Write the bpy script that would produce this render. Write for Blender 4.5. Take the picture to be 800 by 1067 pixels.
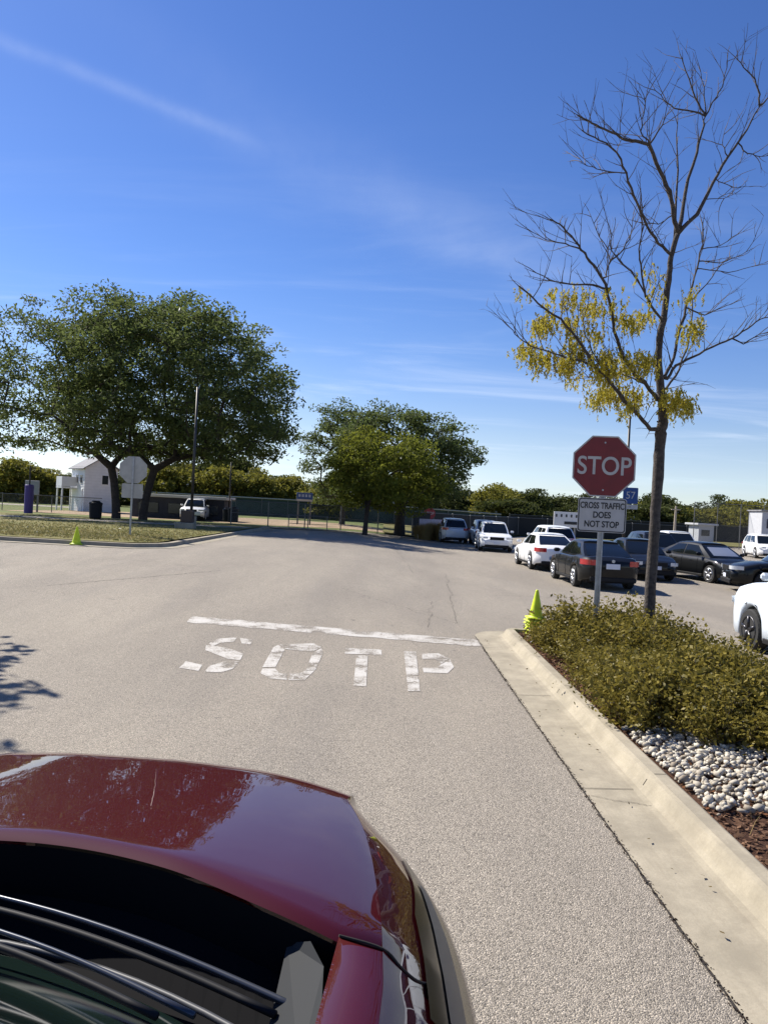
import bpy, bmesh, math, random
import numpy as np
from mathutils import Vector, Matrix, Euler
R = math.radians
random.seed(7); rng = np.random.default_rng(11)
scene = bpy.context.scene
for o in list(bpy.data.objects): bpy.data.objects.remove(o)
COL = scene.collection

# ------------------------------------------------------------ camera
CAMZ = 2.15
cam_d = bpy.data.cameras.new("camera"); cam = bpy.data.objects.new("camera", cam_d); COL.objects.link(cam)
cam_d.sensor_fit = 'VERTICAL'; cam_d.sensor_height = 24; cam_d.lens = 24*801/1067
cam_d.clip_start = 0.05; cam_d.clip_end = 5000
CM = Matrix.Rotation(R(90-0.29), 4, 'X') @ Matrix.Rotation(R(3.0), 4, 'Z')
cam.matrix_world = Matrix.Translation((0, 0, CAMZ)) @ CM
scene.camera = cam
scene.render.resolution_x = 767; scene.render.resolution_y = 1024

# ------------------------------------------------------------ sun, sky, exposure
SUN_AZ, SUN_EL = 52.0, 42.0          # degrees left of straight ahead, above the horizon
sd = Vector((-math.sin(R(SUN_AZ))*math.cos(R(SUN_EL)), math.cos(R(SUN_AZ))*math.cos(R(SUN_EL)), math.sin(R(SUN_EL))))
sl = bpy.data.lights.new("sun", 'SUN'); sl.energy = 4.9; sl.angle = R(0.53); sl.color = (1.0, 0.94, 0.85)
so = bpy.data.objects.new("sun", sl); COL.objects.link(so)
so.rotation_euler = sd.to_track_quat('Z', 'Y').to_euler()
scene.view_settings.view_transform = 'Standard'; scene.view_settings.look = 'None'
scene.view_settings.exposure = 0.85; scene.view_settings.gamma = 1.0
scene.view_settings.use_curve_mapping = False

def pix_dir(px, py):
    return (CM.to_3x3() @ Vector(((px-400)/801, -(py-533.5)/801, -1))).normalized()

world = bpy.data.worlds.new("World"); scene.world = world; world.use_nodes = True
wn = world.node_tree; wn.nodes.clear()
def N(nt, t, **k):
    n = nt.nodes.new(t)
    for a, b in k.items(): setattr(n, a, b)
    return n
def mth(nt, op, a, b=None, c=None, clamp=False):
    n = nt.nodes.new('ShaderNodeMath'); n.operation = op; n.use_clamp = clamp
    for i, v in enumerate((a, b, c)):
        if v is None: continue
        if isinstance(v, (int, float)): n.inputs[i].default_value = v
        else: nt.links.new(v, n.inputs[i])
    return n.outputs[0]
def maprange(nt, v, a, b, c=0.0, d=1.0, smooth=True):
    n = nt.nodes.new('ShaderNodeMapRange'); n.interpolation_type = 'SMOOTHSTEP' if smooth else 'LINEAR'
    nt.links.new(v, n.inputs[0])
    for i, x in zip((1, 2, 3, 4), (a, b, c, d)): n.inputs[i].default_value = x
    return n.outputs[0]
def mixc(nt, f, a, b, mode='MIX'):
    n = nt.nodes.new('ShaderNodeMix'); n.data_type = 'RGBA'; n.blend_type = mode
    for s, v in ((n.inputs[0], f), (n.inputs[6], a), (n.inputs[7], b)):
        if isinstance(v, (int, float)): s.default_value = v
        elif isinstance(v, tuple): s.default_value = (*v, 1)[:4]
        else: nt.links.new(v, s)
    return n.outputs[2]
sky = N(wn, 'ShaderNodeTexSky', sky_type='NISHITA'); sky.sun_disc = False
sky.sun_elevation = R(SUN_EL); sky.sun_rotation = R(-SUN_AZ)
sky.air_density = 1.0; sky.dust_density = 0.15; sky.ozone_density = 3.0; sky.altitude = 200
tc = N(wn, 'ShaderNodeTexCoord'); nrm = N(wn, 'ShaderNodeVectorMath', operation='NORMALIZE')
wn.links.new(tc.outputs['Generated'], nrm.inputs[0])
DIR = nrm.outputs[0]
def dotv(nt, a, v):
    n = N(nt, 'ShaderNodeVectorMath', operation='DOT_PRODUCT'); nt.links.new(a, n.inputs[0]); n.inputs[1].default_value = v
    return n.outputs['Value']
def noise(nt, vec, scale, detail=4, rough=.55, dist=0.0, dim='3D'):
    n = N(nt, 'ShaderNodeTexNoise'); n.noise_dimensions = dim
    if vec is not None: nt.links.new(vec, n.inputs['Vector'])
    n.inputs['Scale'].default_value = scale; n.inputs['Detail'].default_value = detail
    n.inputs['Roughness'].default_value = rough; n.inputs['Distortion'].default_value = dist
    return n.outputs[0]
def vscale(nt, vec, s):
    n = N(nt, 'ShaderNodeMapping'); nt.links.new(vec, n.inputs['Vector']); n.inputs['Scale'].default_value = s
    return n.outputs[0]
def streak(p0, p1, width, wob, fade, amp):
    """thin high cloud lying along the great circle through two directions of the sky"""
    a, b = pix_dir(*p0), pix_dir(*p1); n = a.cross(b).normalized(); t = (n.cross(a)).normalized()
    d = dotv(wn, DIR, n)
    w = mth(wn, 'MULTIPLY', mth(wn, 'SUBTRACT', noise(wn, DIR, 7, 3), .5), wob)
    d = mth(wn, 'ADD', d, w)
    g = mth(wn, 'POWER', 2.718, mth(wn, 'MULTIPLY', mth(wn, 'POWER', mth(wn, 'DIVIDE', d, width), 2.0), -1.0))
    al = dotv(wn, DIR, t)
    m = maprange(wn, al, fade[0], fade[1], 1.0, 0.0)
    m2 = maprange(wn, al, fade[2], fade[3], 0.0, 1.0)
    tex = maprange(wn, noise(wn, DIR, 22, 5, .6), .25, .75, .45, 1.0)
    return mth(wn, 'MULTIPLY', mth(wn, 'MULTIPLY', mth(wn, 'MULTIPLY', g, m), mth(wn, 'MULTIPLY', m2, tex)), amp)
s1 = streak((0, 42), (200, 122), .0075, .010, (.20, .29, -.9, -.6), .095)
s2 = streak((190, 118), (520, 272), .022, .03, (.40, .55, -.10, .10), .045)
s3 = streak((120, 20), (440, 215), .03, .06, (.5, .7, -.2, .2), .025)
# faint streaky cirrus low in the sky
sepz = N(wn, 'ShaderNodeSeparateXYZ'); wn.links.new(DIR, sepz.inputs[0])
zz = mth(wn, 'ADD', sepz.outputs[2], .12)
cx = mth(wn, 'DIVIDE', sepz.outputs[0], zz); cy = mth(wn, 'DIVIDE', sepz.outputs[1], zz)
cmb = N(wn, 'ShaderNodeCombineXYZ'); wn.links.new(cx, cmb.inputs[0]); wn.links.new(cy, cmb.inputs[1])
mp = N(wn, 'ShaderNodeMapping'); wn.links.new(cmb.outputs[0], mp.inputs['Vector'])
mp.inputs['Rotation'].default_value = (0, 0, R(28)); mp.inputs['Scale'].default_value = (.45, 1.5, 1)
ci = noise(wn, mp.outputs[0], 1.3, 7, .62, .6)
low = maprange(wn, sepz.outputs[2], .02, .48, 1.0, 0.0)
s4 = mth(wn, 'MULTIPLY', mth(wn, 'MULTIPLY', maprange(wn, ci, .46, .78), low), .42)
cl = mth(wn, 'ADD', mth(wn, 'ADD', s1, s2), mth(wn, 'ADD', s3, s4), clamp=True)
hs = N(wn, 'ShaderNodeHueSaturation'); wn.links.new(sky.outputs[0], hs.inputs['Color'])
hs.inputs['Saturation'].default_value = 1.18; hs.inputs['Hue'].default_value = 0.512
tint = mixc(wn, maprange(wn, sepz.outputs[2], .0, .30), (1.20, 1.05, 1.06), (.90, .99, 1.14))
tint = mixc(wn, maprange(wn, sepz.outputs[2], .0, .11), (.98, 1.02, 1.30), tint)
skc = mixc(wn, cl, mixc(wn, 1.0, hs.outputs[0], tint, 'MULTIPLY'), (8.5, 9.2, 10.5))
bg = N(wn, 'ShaderNodeBackground'); bg.inputs[1].default_value = 0.068
wn.links.new(skc, bg.inputs[0])
wo = N(wn, 'ShaderNodeOutputWorld'); wn.links.new(bg.outputs[0], wo.inputs[0])

# ------------------------------------------------------------ terrain helpers
def ss(a, b, x):
    t = min(1, max(0, (x-a)/(b-a))); return t*t*(3-2*t)
def g(x, y): return .45*ss(9, 28, y)*(1-ss(-4, 5, x))
def G(px, py, dz=0.0):
    d = pix_dir(px, py); t = 5.0
    for _ in range(60):
        p = Vector((0, 0, CAMZ))+d*t
        t += (p.z-g(p.x, p.y)-dz)/max(.01, -d.z)*.8
    p = Vector((0, 0, CAMZ))+d*t
    return Vector((p.x, p.y, g(p.x, p.y)+dz))
def P(px, py, Y):
    d = pix_dir(px, py); return Vector((0, 0, CAMZ))+d*(Y/d.y)

# ------------------------------------------------------------ object helpers
def link(o, parent=None):
    COL.objects.link(o)
    if parent is not None: o.parent = parent
    return o
def tag(o, label=None, cat=None, group=None, kind=None):
    if label: o['label'] = label
    if cat: o['category'] = cat
    if group: o['group'] = group
    if kind: o['kind'] = kind
    return o
def empty(name, loc, rz=0.0, label=None, cat=None, group=None):
    o = bpy.data.objects.new(name, None); COL.objects.link(o); o.location = loc; o.rotation_euler = (0, 0, rz)
    o.empty_display_size = .2
    return tag(o, label, cat, group)
def mesh(name, verts, faces, mats, parent=None, smooth=False, mi=None, loc=None):
    me = bpy.data.meshes.new(name); me.from_pydata([tuple(v) for v in verts], [], [tuple(f) for f in faces])
    if not isinstance(mats, (list, tuple)): mats = [mats]
    for m in mats: me.materials.append(m)
    if mi is not None: me.polygons.foreach_set('material_index', mi)
    if smooth: me.polygons.foreach_set('use_smooth', [True]*len(me.polygons))
    me.update()
    o = bpy.data.objects.new(name, me)
    if loc is not None: o.location = loc
    return link(o, parent)
def copy_tree(o, parent=None):
    c = o.copy(); COL.objects.link(c); c.parent = parent
    for ch in o.children: copy_tree(ch, c)
    return c
class MB:
    def __init__(s): s.v = []; s.f = []
    def add(s, v, f):
        n = len(s.v); s.v += [tuple(p) for p in v]; s.f += [tuple(i+n for i in q) for q in f]; return s
    def box(s, c, d, rz=0.0, taper=1.0, bev=0.0):
        x, y, z = d[0]/2, d[1]/2, d[2]/2; ca, sa = math.cos(rz), math.sin(rz); v = []
        if bev <= 0:
            for sz in (-1, 1):
                k = taper if sz > 0 else 1
                for sx, sy in ((-1, -1), (1, -1), (1, 1), (-1, 1)):
                    X, Y = sx*x*k, sy*y*k; v.append((c[0]+X*ca-Y*sa, c[1]+X*sa+Y*ca, c[2]+sz*z))
            return s.add(v, [(3, 2, 1, 0), (4, 5, 6, 7), (0, 1, 5, 4), (1, 2, 6, 5), (2, 3, 7, 6), (3, 0, 4, 7)])
        b = min(bev, x*.9, y*.9, z*.9)
        for zz, ins in ((-z, b), (-z+b, 0), (z-b, 0), (z, b)):
            for X, Y in ((-x+b+ins*0, -y+ins), (x-b, -y+ins), (x-ins, -y+b), (x-ins, y-b), (x-b, y-ins), (-x+b, y-ins), (-x+ins, y-b), (-x+ins, -y+b)):
                v.append((c[0]+X*ca-Y*sa, c[1]+X*sa+Y*ca, c[2]+zz))
        f = [tuple(reversed(range(8))), tuple(range(24, 32))]
        for k in range(3):
            for i in range(8): f.append((k*8+i, k*8+(i+1) % 8, (k+1)*8+(i+1) % 8, (k+1)*8+i))
        return s.add(v, f)
    def tube(s, pts, rad, n=8, caps=True):
        pts = [Vector(p) for p in pts]; m = len(pts)
        if not isinstance(rad, (list, tuple)): rad = [rad]*m
        ref = None; v = []
        for i, p in enumerate(pts):
            t = (pts[min(i+1, m-1)]-pts[max(i-1, 0)]).normalized()
            if ref is None:
                ref = Vector((1, 0, 0)) if abs(t.x) < .8 else Vector((0, 1, 0))
            u = (ref-t*ref.dot(t)).normalized(); w = t.cross(u); ref = u
            for k in range(n):
                a = 2*math.pi*k/n; v.append(p+(u*math.cos(a)+w*math.sin(a))*rad[i])
        f = [(i*n+k, i*n+(k+1) % n, (i+1)*n+(k+1) % n, (i+1)*n+k) for i in range(m-1) for k in range(n)]
        if caps: f += [tuple(reversed(range(n))), tuple(range((m-1)*n, m*n))]
        return s.add(v, f)
    def lathe(s, prof, n=20, c=(0, 0, 0), axis='Z'):
        v = []
        for r, z in prof:
            for k in range(n):
                a = 2*math.pi*k/n; q = (r*math.cos(a), r*math.sin(a), z)
                if axis == 'Y': q = (q[0], q[2], q[1])
                if axis == 'X': q = (q[2], q[0], q[1])
                v.append((c[0]+q[0], c[1]+q[1], c[2]+q[2]))
        f = [(i*n+k, i*n+(k+1) % n, (i+1)*n+(k+1) % n, (i+1)*n+k) for i in range(len(prof)-1) for k in range(n)]
        f += [tuple(reversed(range(n))), tuple(range((len(prof)-1)*n, len(prof)*n))]
        return s.add(v, f)
    def build(s, name, mat, parent=None, smooth=False, loc=None):
        return mesh(name, s.v, s.f, mat, parent, smooth, loc=loc)
def grid_faces(nr, nc, close=False, base=0):
    f = []
    for i in range(nr-1):
        for j in range(nc-1 if not close else nc):
            f.append((base+i*nc+j, base+i*nc+(j+1) % nc, base+(i+1)*nc+(j+1) % nc, base+(i+1)*nc+j))
    return f

def quads_mesh(name, V, mat, parent=None, loc=None, nv=4):
    """V: (n, nv, 3) separate leaf faces"""
    n = V.shape[0]; me = bpy.data.meshes.new(name)
    me.vertices.add(n*nv); me.vertices.foreach_set('co', V.reshape(-1).astype(np.float32))
    me.loops.add(n*nv); me.loops.foreach_set('vertex_index', np.arange(n*nv, dtype=np.int32))
    me.polygons.add(n); me.polygons.foreach_set('loop_start', np.arange(0, n*nv, nv, dtype=np.int32))
    me.polygons.foreach_set('loop_total', np.full(n, nv, dtype=np.int32))
    me.materials.append(mat); me.update(); me.validate()
    o = bpy.data.objects.new(name, me)
    if loc is not None: o.location = loc
    return link(o, parent)
def leaf_quads(C, size, aspect=.5, droop=0.0, flat=0.0):
    """diamond leaves about the centres C"""
    n = len(C)
    a = rng.normal(size=(n, 3)); a[:, 2] = a[:, 2]*(1-flat)-droop*1.5
    a /= np.linalg.norm(a, axis=1)[:, None]
    b = rng.normal(size=(n, 3)); b[:, 2] *= (1-flat)
    b -= a*(a*b).sum(1)[:, None]; b /= np.linalg.norm(b, axis=1)[:, None]
    s = size*(.65+.7*rng.random(n))[:, None]
    return np.stack([C-a*s, C+b*s*aspect-a*s*.1, C+a*s, C-b*s*aspect-a*s*.1], axis=1)

# ------------------------------------------------------------ materials
MATS = {}
def mat(name, col=(.5, .5, .5), rough=.6, metal=0.0, spec=.5, coat=0.0, coatr=.05, var=0.0, vscale_=3.0, bump=0.0, bscale=40.0, emis=None, trans=0.0):
    if name in MATS: return MATS[name]
    m = bpy.data.materials.new(name); m.use_nodes = True; nt = m.node_tree; b = nt.nodes['Principled BSDF']
    b.inputs['Base Color'].default_value = (*col, 1); b.inputs['Roughness'].default_value = rough
    b.inputs['Metallic'].default_value = metal; b.inputs['Specular IOR Level'].default_value = spec
    b.inputs['Coat Weight'].default_value = coat; b.inputs['Coat Roughness'].default_value = coatr
    if trans: b.inputs['Transmission Weight'].default_value = trans
    t = N(nt, 'ShaderNodeTexCoord').outputs['Object']
    if var > 0:
        f = noise(nt, t, vscale_, 5, .6)
        lo = tuple(c*(1-var) for c in col); hi = tuple(min(1, c*(1+var)) for c in col)
        nt.links.new(mixc(nt, maprange(nt, f, .3, .7), lo, hi), b.inputs['Base Color'])
    if bump > 0:
        bp = N(nt, 'ShaderNodeBump'); bp.inputs['Strength'].default_value = bump; bp.inputs['Distance'].default_value = .02
        nt.links.new(noise(nt, t, bscale, 5, .6), bp.inputs['Height']); nt.links.new(bp.outputs[0], b.inputs['Normal'])
    MATS[name] = m; return m
def leafmat(name, cols, trans=.35, rough=.55):
    m = bpy.data.materials.new(name); m.use_nodes = True; nt = m.node_tree; b = nt.nodes['Principled BSDF']
    geo = N(nt, 'ShaderNodeNewGeometry'); cr = N(nt, 'ShaderNodeValToRGB'); cr.color_ramp.interpolation = 'LINEAR'
    el = cr.color_ramp.elements
    for i, c in enumerate(cols):
        p = i/(len(cols)-1)
        e = el[0] if i == 0 else (el[1] if i == len(cols)-1 else el.new(p))
        e.position = p; e.color = (*c, 1)
    nt.links.new(geo.outputs['Random Per Island'], cr.inputs[0])
    # clump-to-clump difference in leaf colour
    tcn = N(nt, 'ShaderNodeTexCoord').outputs['Object']
    f = noise(nt, tcn, .55 if 'near' not in name else 6.0, 2, .5)
    c2 = mixc(nt, maprange(nt, f, .35, .65, 0, .55), cr.outputs[0], cols[-1])
    nt.links.new(c2, b.inputs['Base Color']); b.inputs['Roughness'].default_value = rough+.15
    b.inputs['Specular IOR Level'].default_value = .12
    tr = N(nt, 'ShaderNodeBsdfTranslucent'); nt.links.new(c2, tr.inputs[0])
    mx = N(nt, 'ShaderNodeMixShader'); mx.inputs[0].default_value = trans
    nt.links.new(b.outputs[0], mx.inputs[1]); nt.links.new(tr.outputs[0], mx.inputs[2])
    nt.links.new(mx.outputs[0], nt.nodes['Material Output'].inputs[0]); return m

def asphalt_mat():
    m = bpy.data.materials.new('asphalt'); m.use_nodes = True; nt = m.node_tree; b = nt.nodes['Principled BSDF']
    t = N(nt, 'ShaderNodeTexCoord').outputs['Object']
    v = N(nt, 'ShaderNodeTexVoronoi'); nt.links.new(t, v.inputs['Vector']); v.inputs['Scale'].default_value = 135
    v2 = N(nt, 'ShaderNodeTexVoronoi'); nt.links.new(t, v2.inputs['Vector']); v2.inputs['Scale'].default_value = 42
    hs1 = N(nt, 'ShaderNodeSeparateColor'); nt.links.new(v.outputs['Color'], hs1.inputs[0])
    hs2 = N(nt, 'ShaderNodeSeparateColor'); nt.links.new(v2.outputs['Color'], hs2.inputs[0])
    cr = N(nt, 'ShaderNodeValToRGB'); el = cr.color_ramp.elements
    el[0].position = 0; el[0].color = (.115, .10, .080, 1); el[1].position = 1; el[1].color = (.51, .448, .362, 1)
    e = el.new(.24); e.color = (.218, .193, .156, 1); e = el.new(.6); e.color = (.288, .255, .207, 1); e = el.new(.85); e.color = (.355, .314, .255, 1)
    nt.links.new(hs1.outputs[0], cr.inputs[0])
    c = mixc(nt, maprange(nt, hs2.outputs[0], .55, 1.0, 0, .35), cr.outputs[0], (.36, .315, .255))
    # big soft patches: traffic polish, tyre lanes and old repairs
    big = noise(nt, vscale(nt, t, (.6, .16, 1)), .8, 5, .6)
    c = mixc(nt, 1.0, c, mixc(nt, maprange(nt, big, .3, .72), (.86, .86, .87), (1.12, 1.115, 1.10)), 'MULTIPLY')
    lane = noise(nt, vscale(nt, t, (1.1, .06, 1)), 1.6, 3, .5)
    c = mixc(nt, maprange(nt, lane, .50, .72, 0, .16), c, (.20, .185, .165))
    sp = noise(nt, t, 1.7, 6, .7)
    c = mixc(nt, maprange(nt, sp, .62, .78, 0, .28), c, (.12, .11, .10))
    st = noise(nt, t, 5.5, 3, .5)
    c = mixc(nt, maprange(nt, st, .68, .76, 0, .5), c, (.12, .108, .095))
    oil = noise(nt, t, .9, 5, .8)
    c = mixc(nt, maprange(nt, oil, .60, .76, 0, .34), c, (.16, .145, .13))
    nt.links.new(c, b.inputs['Base Color']); b.inputs['Roughness'].default_value = .88; b.inputs['Specular IOR Level'].default_value = .3
    bp = N(nt, 'ShaderNodeBump'); bp.inputs['Strength'].default_value = .42; bp.inputs['Distance'].default_value = .003
    nt.links.new(mth(nt, 'ADD', hs1.outputs[1], mth(nt, 'MULTIPLY', v.outputs['Distance'], -30)), bp.inputs['Height'])
    nt.links.new(bp.outputs[0], b.inputs['Normal']); return m
def concrete_mat(name, col, dark=.7):
    m = bpy.data.materials.new(name); m.use_nodes = True; nt = m.node_tree; b = nt.nodes['Principled BSDF']
    t = N(nt, 'ShaderNodeTexCoord').outputs['Object']
    a = noise(nt, t, 2.2, 7, .68); f = noise(nt, t, 60, 4, .7)
    c = mixc(nt, maprange(nt, a, .3, .7), tuple(x*dark for x in col), tuple(x*1.08 for x in col))
    c = mixc(nt, maprange(nt, f, .3, .75, 0, .35), c, tuple(x*.62 for x in col))
    s = noise(nt, vscale(nt, t, (9, .7, 3)), 2.5, 5, .7)
    c = mixc(nt, maprange(nt, s, .45, .8, 0, .5), c, (.24, .205, .15))
    s2_ = noise(nt, t, 8, 7, .75)
    c = mixc(nt, maprange(nt, s2_, .52, .7, 0, .45), c, tuple(x*.72 for x in col))
    nt.links.new(c, b.inputs['Base Color']); b.inputs['Roughness'].default_value = .9; b.inputs['Specular IOR Level'].default_value = .25
    bp = N(nt, 'ShaderNodeBump'); bp.inputs['Strength'].default_value = .35; bp.inputs['Distance'].default_value = .004
    nt.links.new(f, bp.inputs['Height']); nt.links.new(bp.outputs[0], b.inputs['Normal']); return m
def two_tone(name, c1, c2, c3, s1=.4, s2=30, rough=.95, bump=.4, dist=.03):
    m = bpy.data.materials.new(name); m.use_nodes = True; nt = m.node_tree; b = nt.nodes['Principled BSDF']
    t = N(nt, 'ShaderNodeTexCoord').outputs['Object']
    a = noise(nt, t, s1, 6, .62); f = noise(nt, t, s2, 5, .75)
    c = mixc(nt, maprange(nt, a, .35, .65), c1, c2); c = mixc(nt, maprange(nt, f, .4, .7, 0, .7), c, c3)
    nt.links.new(c, b.inputs['Base Color']); b.inputs['Roughness'].default_value = rough; b.inputs['Specular IOR Level'].default_value = .15
    bp = N(nt, 'ShaderNodeBump'); bp.inputs['Strength'].default_value = bump; bp.inputs['Distance'].default_value = dist
    nt.links.new(f, bp.inputs['Height']); nt.links.new(bp.outputs[0], b.inputs['Normal']); return m
def paint_road_mat():
    m = bpy.data.materials.new('worn_road_paint'); m.use_nodes = True; nt = m.node_tree; b = nt.nodes['Principled BSDF']
    t = N(nt, 'ShaderNodeTexCoord').outputs['Object']
    f = noise(nt, t, 38, 5, .75); a = noise(nt, t, 2.4, 4, .65)
    wear = mth(nt, 'ADD', f, mth(nt, 'MULTIPLY', mth(nt, 'SUBTRACT', a, .5), 1.0))
    c = mixc(nt, maprange(nt, wear, .38, .60, 0, .9), (.47, .45, .41), (.29, .257, .21))
    nt.links.new(c, b.inputs['Base Color']); b.inputs['Roughness'].default_value = .8
    tr = N(nt, 'ShaderNodeBsdfTransparent'); mx = N(nt, 'ShaderNodeMixShader')
    nt.links.new(maprange(nt, wear, .55, .66, 0, 1), mx.inputs[0]); nt.links.new(b.outputs[0], mx.inputs[1]); nt.links.new(tr.outputs[0], mx.inputs[2])
    nt.links.new(mx.outputs[0], nt.nodes['Material Output'].inputs[0]); return m

M_ASPH = asphalt_mat(); M_CONC = concrete_mat('kerb_concrete', (.365, .322, .24)); M_WALK = concrete_mat('walk_concrete', (.36, .32, .26))
M_PAINT = paint_road_mat()
M_GRASS = two_tone('lawn_grass', (.125, .120, .035), (.205, .175, .068), (.07, .085, .02), .22, 18)
M_FIELD = two_tone('field_grass', (.10, .13, .04), (.15, .16, .05), (.08, .10, .03), .05, 6)
M_DIRT = two_tone('infield_dirt', (.30, .22, .14), (.36, .27, .18), (.26, .19, .12), .2, 10)
M_MULCH = two_tone('mulch', (.07, .034, .022), (.13, .07, .045), (.025, .014, .010), 3, 55, .95, .9, .03)
M_SEAM = mat('dark_seam', (.025, .02, .016), .95)
M_BARK = mat('bark', (.062, .052, .045), .95, var=.35, vscale_=14, bump=.9, bscale=28)
M_BARKD = mat('dark_bark', (.045, .036, .03), .95, var=.3, vscale_=6, bump=.7, bscale=12)
M_TWIG = mat('twig_bark', (.10, .078, .062), .9, var=.25, vscale_=20)
M_LEAF_BIG = leafmat('tree_leaf', [(.075, .105, .026), (.14, .168, .050), (.22, .23, .085), (.125, .15, .05)], .5)
M_LEAF_2 = leafmat('tree_leaf_dark', [(.07, .10, .028), (.13, .16, .05), (.20, .21, .075), (.11, .135, .045)], .48)
M_LEAF_3 = leafmat('tree_leaf_light', [(.12, .145, .018), (.18, .195, .028), (.25, .235, .04), (.16, .17, .026)], .5)
M_LEAF_FAR = leafmat('far_leaf', [(.05, .066, .018), (.09, .105, .028), (.135, .13, .038), (.075, .085, .022)], .35)
M_LEAF_FARY = leafmat('far_leaf_yellow', [(.15, .15, .026), (.25, .21, .032), (.30, .24, .04), (.19, .175, .03)], .4)
M_LEAF_YEL = leafmat('yellow_leaf_near', [(.38, .30, .03), (.52, .41, .055), (.62, .50, .11), (.36, .32, .05)], .5)
M_LEAF_SHR = leafmat('shrub_leaf_near', [(.06, .06, .015), (.19, .15, .028), (.34, .25, .055), (.13, .11, .024), (.29, .14, .05), (.44, .34, .12), (.25, .20, .038)], .35, .3)
M_REED = leafmat('reed_near', [(.30, .22, .09), (.20, .19, .05), (.12, .14, .03), (.36, .27, .12)], .3)
M_WHITE = mat('white_paint', (.78, .78, .77), .55, var=.04)
M_GALV = mat('galvanised_steel', (.38, .39, .40), .45, metal=.7, var=.15, vscale_=8)
M_POLE = mat('dark_pole_paint', (.03, .028, .026), .5)
M_SIGNRED = mat('sign_red', (.16, .006, .010), .42, var=.12, vscale_=5)
M_SIGNWHITE = mat('sign_white', (.44, .43, .42), .45, var=.08, vscale_=6)
M_BLACK = mat('black_print', (.02, .02, .02), .6)
M_SIGNBACK = mat('sign_back_aluminium', (.42, .41, .38), .55, metal=.35, var=.1)
M_BLUE = mat('sign_blue', (.012, .06, .22), .5)
M_LIME = mat('lime_cone_plastic', (.56, .68, .012), .5, var=.16, vscale_=7)
M_TYRE = mat('tyre_rubber', (.018, .018, .018), .85)
M_RIM = mat('alloy_rim', (.40, .41, .43), .38, metal=.8)
M_RIMD = mat('dark_rim', (.05, .05, .055), .35, metal=.8)
M_GLASS = mat('car_glass', (.006, .008, .009), .06, spec=.45)
M_LAMP = mat('lamp_glass', (.65, .68, .70), .12, spec=.8, coat=1)
M_TAIL = mat('tail_lamp_red', (.42, .012, .016), .18, coat=1)
M_TRIM = mat('black_plastic', (.014, .014, .015), .6, spec=.2)
M_PLATE = mat('number_plate', (.62, .65, .72), .5)
M_SHADE = mat('silver_sunshade', (.5, .52, .54), .3, metal=.6)
def carpaint(n, c, metal=.2): return mat(n, c, .5, spec=.12, metal=metal, coat=.5, coatr=.02)
M_CWHITE = carpaint('white_car_paint', (.76, .77, .77), 0); M_CBLACK = carpaint('black_car_paint', (.006, .007, .008)); M_CNAVY = carpaint('dark_blue_car_paint', (.012, .018, .032))
M_CPALE = carpaint('pale_blue_white_car_paint', (.66, .73, .80), 0); M_CSILV = carpaint('silver_car_paint', (.62, .63, .64), .3)

# ------------------------------------------------------------ ground sheets
def sheet(name, poly, off, m, step=1.0, kind='structure', zf=None):
    bm = bmesh.new(); bm.faces.new([bm.verts.new((p[0], p[1], 0)) for p in poly])
    xs = [p[0] for p in poly]; ys = [p[1] for p in poly]
    for ax, lo, hi in ((0, max(min(xs), -5), min(max(xs), 6)), (1, max(min(ys), 8), min(max(ys), 29))):
        if hi <= lo: continue
        k = math.ceil(lo/step)
        while k*step < hi:
            co = (k*step, 0, 0) if ax == 0 else (0, k*step, 0)
            bmesh.ops.bisect_plane(bm, geom=bm.verts[:]+bm.edges[:]+bm.faces[:], plane_co=co, plane_no=(1, 0, 0) if ax == 0 else (0, 1, 0)); k += 1
    for v in bm.verts: v.co.z = (zf or g)(v.co.x, v.co.y)+off
    bmesh.ops.recalc_face_normals(bm, faces=bm.faces[:])
    if sum(f.normal.z for f in bm.faces) < 0: bmesh.ops.reverse_faces(bm, faces=bm.faces[:])
    me = bpy.data.meshes.new(name); bm.to_mesh(me); bm.free(); me.materials.append(m)
    o = bpy.data.objects.new(name, me); COL.objects.link(o); o['kind'] = kind; return o
def rect(x0, y0, x1, y1): return [(x0, y0), (x1, y0), (x1, y1), (x0, y1)]
sheet('ground', rect(-2500, -60, 2500, 3500), -.03, M_FIELD)
# paved lot: one sheet with the drive bending off to the left
LOT = [(-120, -40), (140, -40), (140, 78), (14, 78), (9.5, 66), (4.5, 60), (3.0, 55.5), (-1, 51.5), (-7.0, 49.5), (-7.0, 26.2), (-8.2, 24.9), (-120, 26.8)]
sheet('asphalt_lot', LOT, 0, M_ASPH)

def ribbon(name, path, prof, m, kind='structure', closed=False, seg=.5, skip_joint=None):
    """sweep a profile [(offset to the left of travel, height)] along a plan path draped on the ground"""
    pts = []
    P2 = [Vector((p[0], p[1])) for p in path]
    for i in range(len(P2)-1):
        d = (P2[i+1]-P2[i]).length; n = max(1, int(d/seg))
        for k in range(n): pts.append(P2[i].lerp(P2[i+1], k/n))
    pts.append(P2[-1]); v = []
    for i, p in enumerate(pts):
        t = (pts[min(i+1, len(pts)-1)]-pts[max(i-1, 0)]).normalized(); nrm_ = Vector((-t.y, t.x))
        for o_, h_ in prof:
            q = p+nrm_*o_; v.append((q.x, q.y, g(p.x, p.y)+h_))
    f = [tuple(reversed(q)) for q in grid_faces(len(pts), len(prof))]
    n = len(prof); f += [tuple(range(n)), tuple(reversed(range((len(pts)-1)*n, len(pts)*n)))]
    o = mesh(name, v, f, m, smooth=False); o['kind'] = kind; return o
def arc(c, r, a0, a1, n=10): return [(c[0]+r*math.cos(R(a0+(a1-a0)*k/n)), c[1]+r*math.sin(R(a0+(a1-a0)*k/n))) for k in range(n+1)]
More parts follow.
